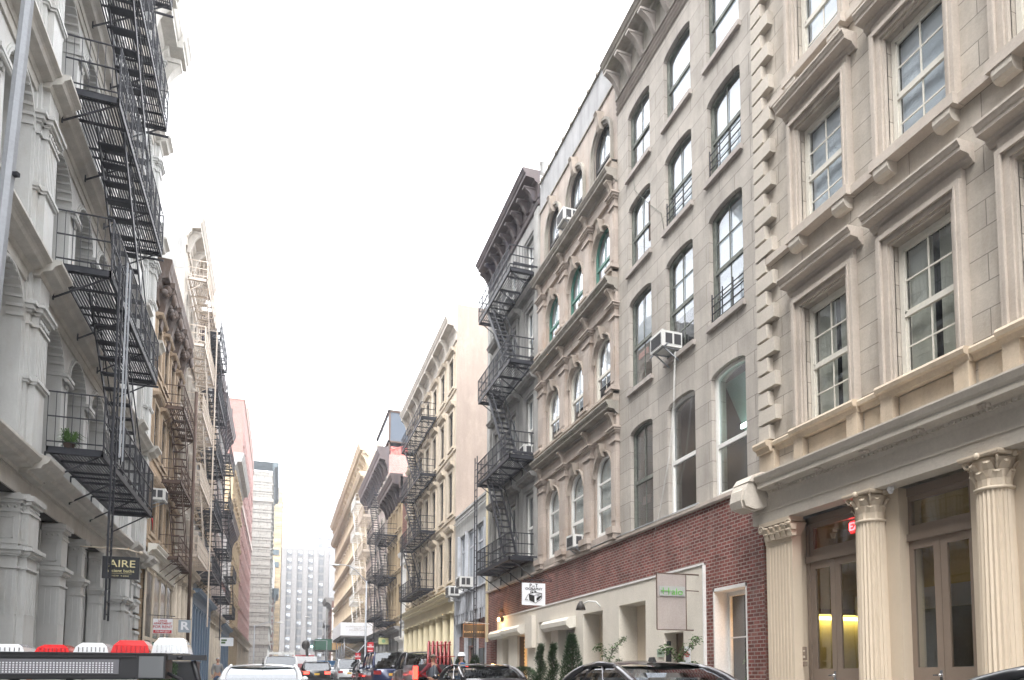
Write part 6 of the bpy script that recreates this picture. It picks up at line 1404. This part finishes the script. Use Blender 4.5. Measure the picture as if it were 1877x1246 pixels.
for k, (x, w_, mm) in enumerate(((1.06,.225,'domew'),(.825,.225,'domer'),(.60,.20,'domew'),(.385,.19,'domer'),(.13,.21,'domew'),(-.1,.2,'domer'),(-.33,.2,'domew'),(-.56,.2,'domer'))):
    s = MB(); hh = (.105,.085,.065,.05)[min(k,3)]; s.taper(x-w_/2,x+w_/2,by0+.03,by1-.03,bz1+.01,bz1+.01+hh*.6,.012,.012); s.taper(x-w_/2+.012,x+w_/2-.012,by0+.042,by1-.042,bz1+.01+hh*.6,bz1+.01+hh,.03,.03); o = s.build('dome_lens', M[mm], bar)
    s = MB(); 
    for q in range(7): xx = x-w_*.36+q*w_*.12; s.box(xx,xx+.006,by0+.026,by0+.03,bz1+.016,bz1+.01+hh*.55)
    s.build('reflector_ribs', M['chrome'] if mm == 'domew' else M['signr'], o)
s = MB(); s.box(bx1+.01,bx1+.24,by0+.03,by0+.1,bz1-.035,bz1+.0); s.ell((bx1+.08,by0+.03,bz1-.018),(.02,.012,.012),8,6); s.build('camera_pod', M['plast'], bar)
s = MB(); s.tube([(bx1-.0,by0+.1,bz0+.04),(bx1+.08,by0+.1,bz0+.0),(bx1+.12,by0+.1,bz0-.12),(bx1+.05,by0+.3,.85)],.014,6); s.tube([(bx1+.16,by0+.06,bz1-.04),(bx1+.2,by0+.06,bz0-.02),(bx1+.25,by0+.06,bz0-.14)],.02,6); s.build('cable', M['plast'], bar)
s = MB(); s.tube([(bx0+.7,by0+.1,bz0),(bx0+.85,by0+.1,bz0-.03),(bx0+1.1,by0+.1,bz0-.03),(bx0+1.25,by0+.1,bz0)],.01,5); s.build('cable', M['plast'], bar)

# ================================================================== people
def skin(name, pts, edges, m, parent=None, sub=2, root=0):
    me = bpy.data.meshes.new(name); me.from_pydata([p[:3] for p in pts], edges, []); me.materials.append(m)
    o = inst(name, me, parent); md = o.modifiers.new('skin', 'SKIN'); md.use_smooth_shade = True
    for i, p in enumerate(pts): r = p[3]; me.skin_vertices[0].data[i].radius = (r, p[4] if len(p) > 4 else r); me.skin_vertices[0].data[i].use_root = (i == root)
    sb = o.modifiers.new('sub', 'SUBSURF'); sb.levels = sub; sb.render_levels = sub
    dg = bpy.context.evaluated_depsgraph_get(); dg.update(); m2 = bpy.data.meshes.new_from_object(o.evaluated_get(dg)); o.modifiers.clear(); o.data = m2
    for pl in m2.polygons: pl.use_smooth = True
    return o
SK = surf('skin_tone', (.42,.23,.16), rough=.55, streak=0, bump=0, var=.05)
def chain(pts): return [(i,i+1) for i in range(len(pts)-1)]
def person(label, x, y, rz, h, arms, top, trous, vest=None, hat=None, hair=None, zextra=0.):
    """local frame: facing -y, x to the figure's left"""
    k = h/1.78
    P = [(0,0,.95,.125,.1),(0,0,1.12,.125,.095),(0,0,1.3,.15,.105),(0,.0,1.43,.125,.08),(0,.0,1.5,.055),(0,-.01,1.56,.05),(0,-.01,1.63,.078,.09),(0,-.005,1.70,.078,.092),(0,0,1.755,.045)]
    E_ = [(0,1),(1,2),(2,3),(3,4),(4,5),(5,6),(6,7),(7,8)]
    cl = {}
    for sg in (-1,1):
        sh, el, wr, ha = arms[0 if sg < 0 else 1]
        n = len(P); P += [(sg*.17,0,1.42,.06),(*sh,.058),(*el,.042),(*wr,.028),(*ha,.032)]; E_ += [(3,n),(n,n+1),(n+1,n+2),(n+2,n+3),(n+3,n+4)]
        cl[sg] = [P[n],P[n+1],P[n+2],P[n+3]]
        n = len(P); P += [(sg*.095,0,.86,.09),(sg*.11,-.01,.5,.058),(sg*.115,.02,.1,.04),(sg*.12,-.10,.04,.032)]; E_ += [(0,n),(n,n+1),(n+1,n+2),(n+2,n+3)]
    root = skin('person', P, E_, SK); root.location = (x,y,G(y)+zextra); root.rotation_euler = (0,0,rz); root.scale = (k,k,k); tag(root, label, 'person')
    # shirt with sleeves
    T = [(0,0,.93,.15,.12),(0,0,1.12,.145,.11),(0,0,1.3,.17,.12),(0,0,1.42,.14,.09),(0,0,1.49,.07,.065)]; TE = [(0,1),(1,2),(2,3),(3,4)]
    for sg in (-1,1):
        n = len(T); c = cl[sg]; T += [(c[0][0],c[0][1],c[0][2],.078),(c[1][0],c[1][1],c[1][2],.074),(c[2][0],c[2][1],c[2][2],.058),(c[3][0],c[3][1],c[3][2],.042)]; TE += [(3,n),(n,n+1),(n+1,n+2),(n+2,n+3)]
    skin('shirt', T, TE, top, root)
    if vest: skin('vest', [(0,0,.9,.175,.135),(0,0,1.12,.165,.13),(0,0,1.3,.185,.138),(0,0,1.42,.15,.105),(0,0,1.47,.09,.08)], chain(range(5)), vest, root)
    L_ = [(0,0,.95,.15,.12),(0,0,.9,.14,.115)]; LE = [(0,1)]
    for sg in (-1,1): n = len(L_); L_ += [(sg*.1,0,.82,.1),(sg*.112,-.01,.5,.078),(sg*.115,.02,.09,.062)]; LE += [(1,n),(n,n+1),(n+1,n+2)]
    skin('trousers', L_, LE, trous, root)
    for sg in (-1,1): s = MB(); s.ell((sg*.12,-.05,.05),(.055,.14,.055),10,6); s.build('shoe', M['wdark'], root)
    s = MB(); s.ell((0,-.105,1.645),(.017,.024,.026),8,6); s.build('nose', SK, root)
    for sg in (-1,1): s = MB(); s.ell((sg*.032,-.083,1.675),(.014,.01,.009),8,6); s.build('eye', M['ink'], root); s = MB(); s.ell((sg*.085,0,1.655),(.014,.025,.035),8,6); s.build('ear', SK, root)
    s = MB(); s.ell((0,-.088,1.605),(.026,.01,.007),8,5); s.build('mouth', plain('lip_tone', (.3,.12,.10), .5), root)
    s = MB(); s.ell((0,.022,1.695),(.093,.098,.098),14,10,-.35,1); s.build('hair', hair or plain('dark_hair', (.03,.022,.018), .7), root)
    if hat == 'hard': s = MB(); s.ell((0,0,1.715),(.125,.145,.125),18,10,0,1); s.ell((0,-.03,1.715),(.14,.185,.012),18,6); s.box(-.015,.015,-.1,.1,1.82,1.85); s.build('hard_hat', M['signw'], root)
    if hat == 'cap': s = MB(); s.ell((0,0,1.72),(.11,.12,.085),16,8,0,1); s.ell((0,-.10,1.725),(.085,.09,.012),14,5); s.build('cap', surf('dusty_brown_cloth', (.13,.10,.075), streak=0), root)
    for sg in (-1,1):                                    # fingers
        sh, el, wr, ha = arms[0 if sg < 0 else 1]; H0 = Vector(ha); d = (H0-Vector(wr)).normalized(); side = d.cross(Vector((0,1,0))); side = side.normalized() if side.length > .1 else Vector((1,0,0))
        for f_ in range(5):
            o_ = side*((f_-1.5)*.018 if f_ < 4 else -.045); a_ = H0+o_+d*(.02 if f_ < 4 else -.015); L2 = (.05,.062,.066,.058,.045)[f_]; dd = (d+Vector((0,-.25,-.15))+(side*-.5 if f_ == 4 else side*0)).normalized()
            s = MB(); m_ = a_+dd*L2*.55; s.tube([a_,m_,m_+(dd+Vector((0,0,-.5))).normalized()*L2*.5],[.0095,.0085,.007],6); s.build('finger', SK, root)
    return root
shirtm = surf('maroon_cloth', (.17,.03,.04), streak=0, rough=.85, bump=.2); vestm = surf('slate_vest_cloth', (.10,.11,.13), streak=0, rough=.85, bump=.2); jean = surf('blue_jeans', (.06,.09,.16), streak=0, rough=.9)
bluem = surf('blue_jacket_cloth', (.02,.10,.25), streak=0, rough=.7); khaki = surf('khaki_cloth', (.25,.21,.15), streak=0, rough=.9)
hips = (((-.24,.03,1.3),(-.42,.10,1.12),(-.22,-.04,.98),(-.17,-.08,.97)),((.24,.03,1.3),(.42,.10,1.12),(.22,-.04,.98),(.17,-.08,.97)))
pv = person('man in a slate vest over maroon sleeves and a brown cap, standing by the pickup', 4.92, 24.9, radians(18), 1.74, hips, shirtm, jean, vestm, 'cap')
s = MB(); s.box(-.012,.012,-.145,-.12,.95,1.42); s.build('vest_zip', M['steel'], pv)
down = (((-.22,0,1.25),(-.25,.02,1.12),(-.24,-.06,.90),(-.24,-.08,.83)),((.22,0,1.25),(.25,.02,1.12),(.24,-.06,.90),(.24,-.08,.83)))
person('man in a white hard hat and blue jacket seen from the side, by the pickup', 5.98, 25.2, radians(-80), 1.78, down, bluem, khaki, None, 'hard')
person('pedestrian in a blue top under the light bar on the left', -3.55, 13.2, radians(170), 1.25, down, bluem, jean)
person('distant pedestrian in a grey hooded coat on the left sidewalk', -2.9, 40.5, radians(10), 1.75, down, surf('grey_coat_cloth', (.25,.25,.25), streak=0), jean, None, None, surf('grey_hood_cloth', (.3,.3,.3), streak=0))

# ================================================================== haze
hz = MB(); hz.box(-90,110,-55,420,-3,95)
hm = bpy.data.materials.new('haze_air'); hm.use_nodes = True; nt = hm.node_tree; nt.nodes.remove(nt.nodes['Principled BSDF'])
pv_ = nt.nodes.new('ShaderNodeVolumePrincipled'); pv_.inputs['Color'].default_value = (.93,.95,1,1); pv_.inputs['Density'].default_value = .0010; pv_.inputs['Anisotropy'].default_value = .2
nt.links.new(pv_.outputs[0], nt.nodes['Material Output'].inputs['Volume'])
tag(hz.build('haze', hm), kind='stuff')
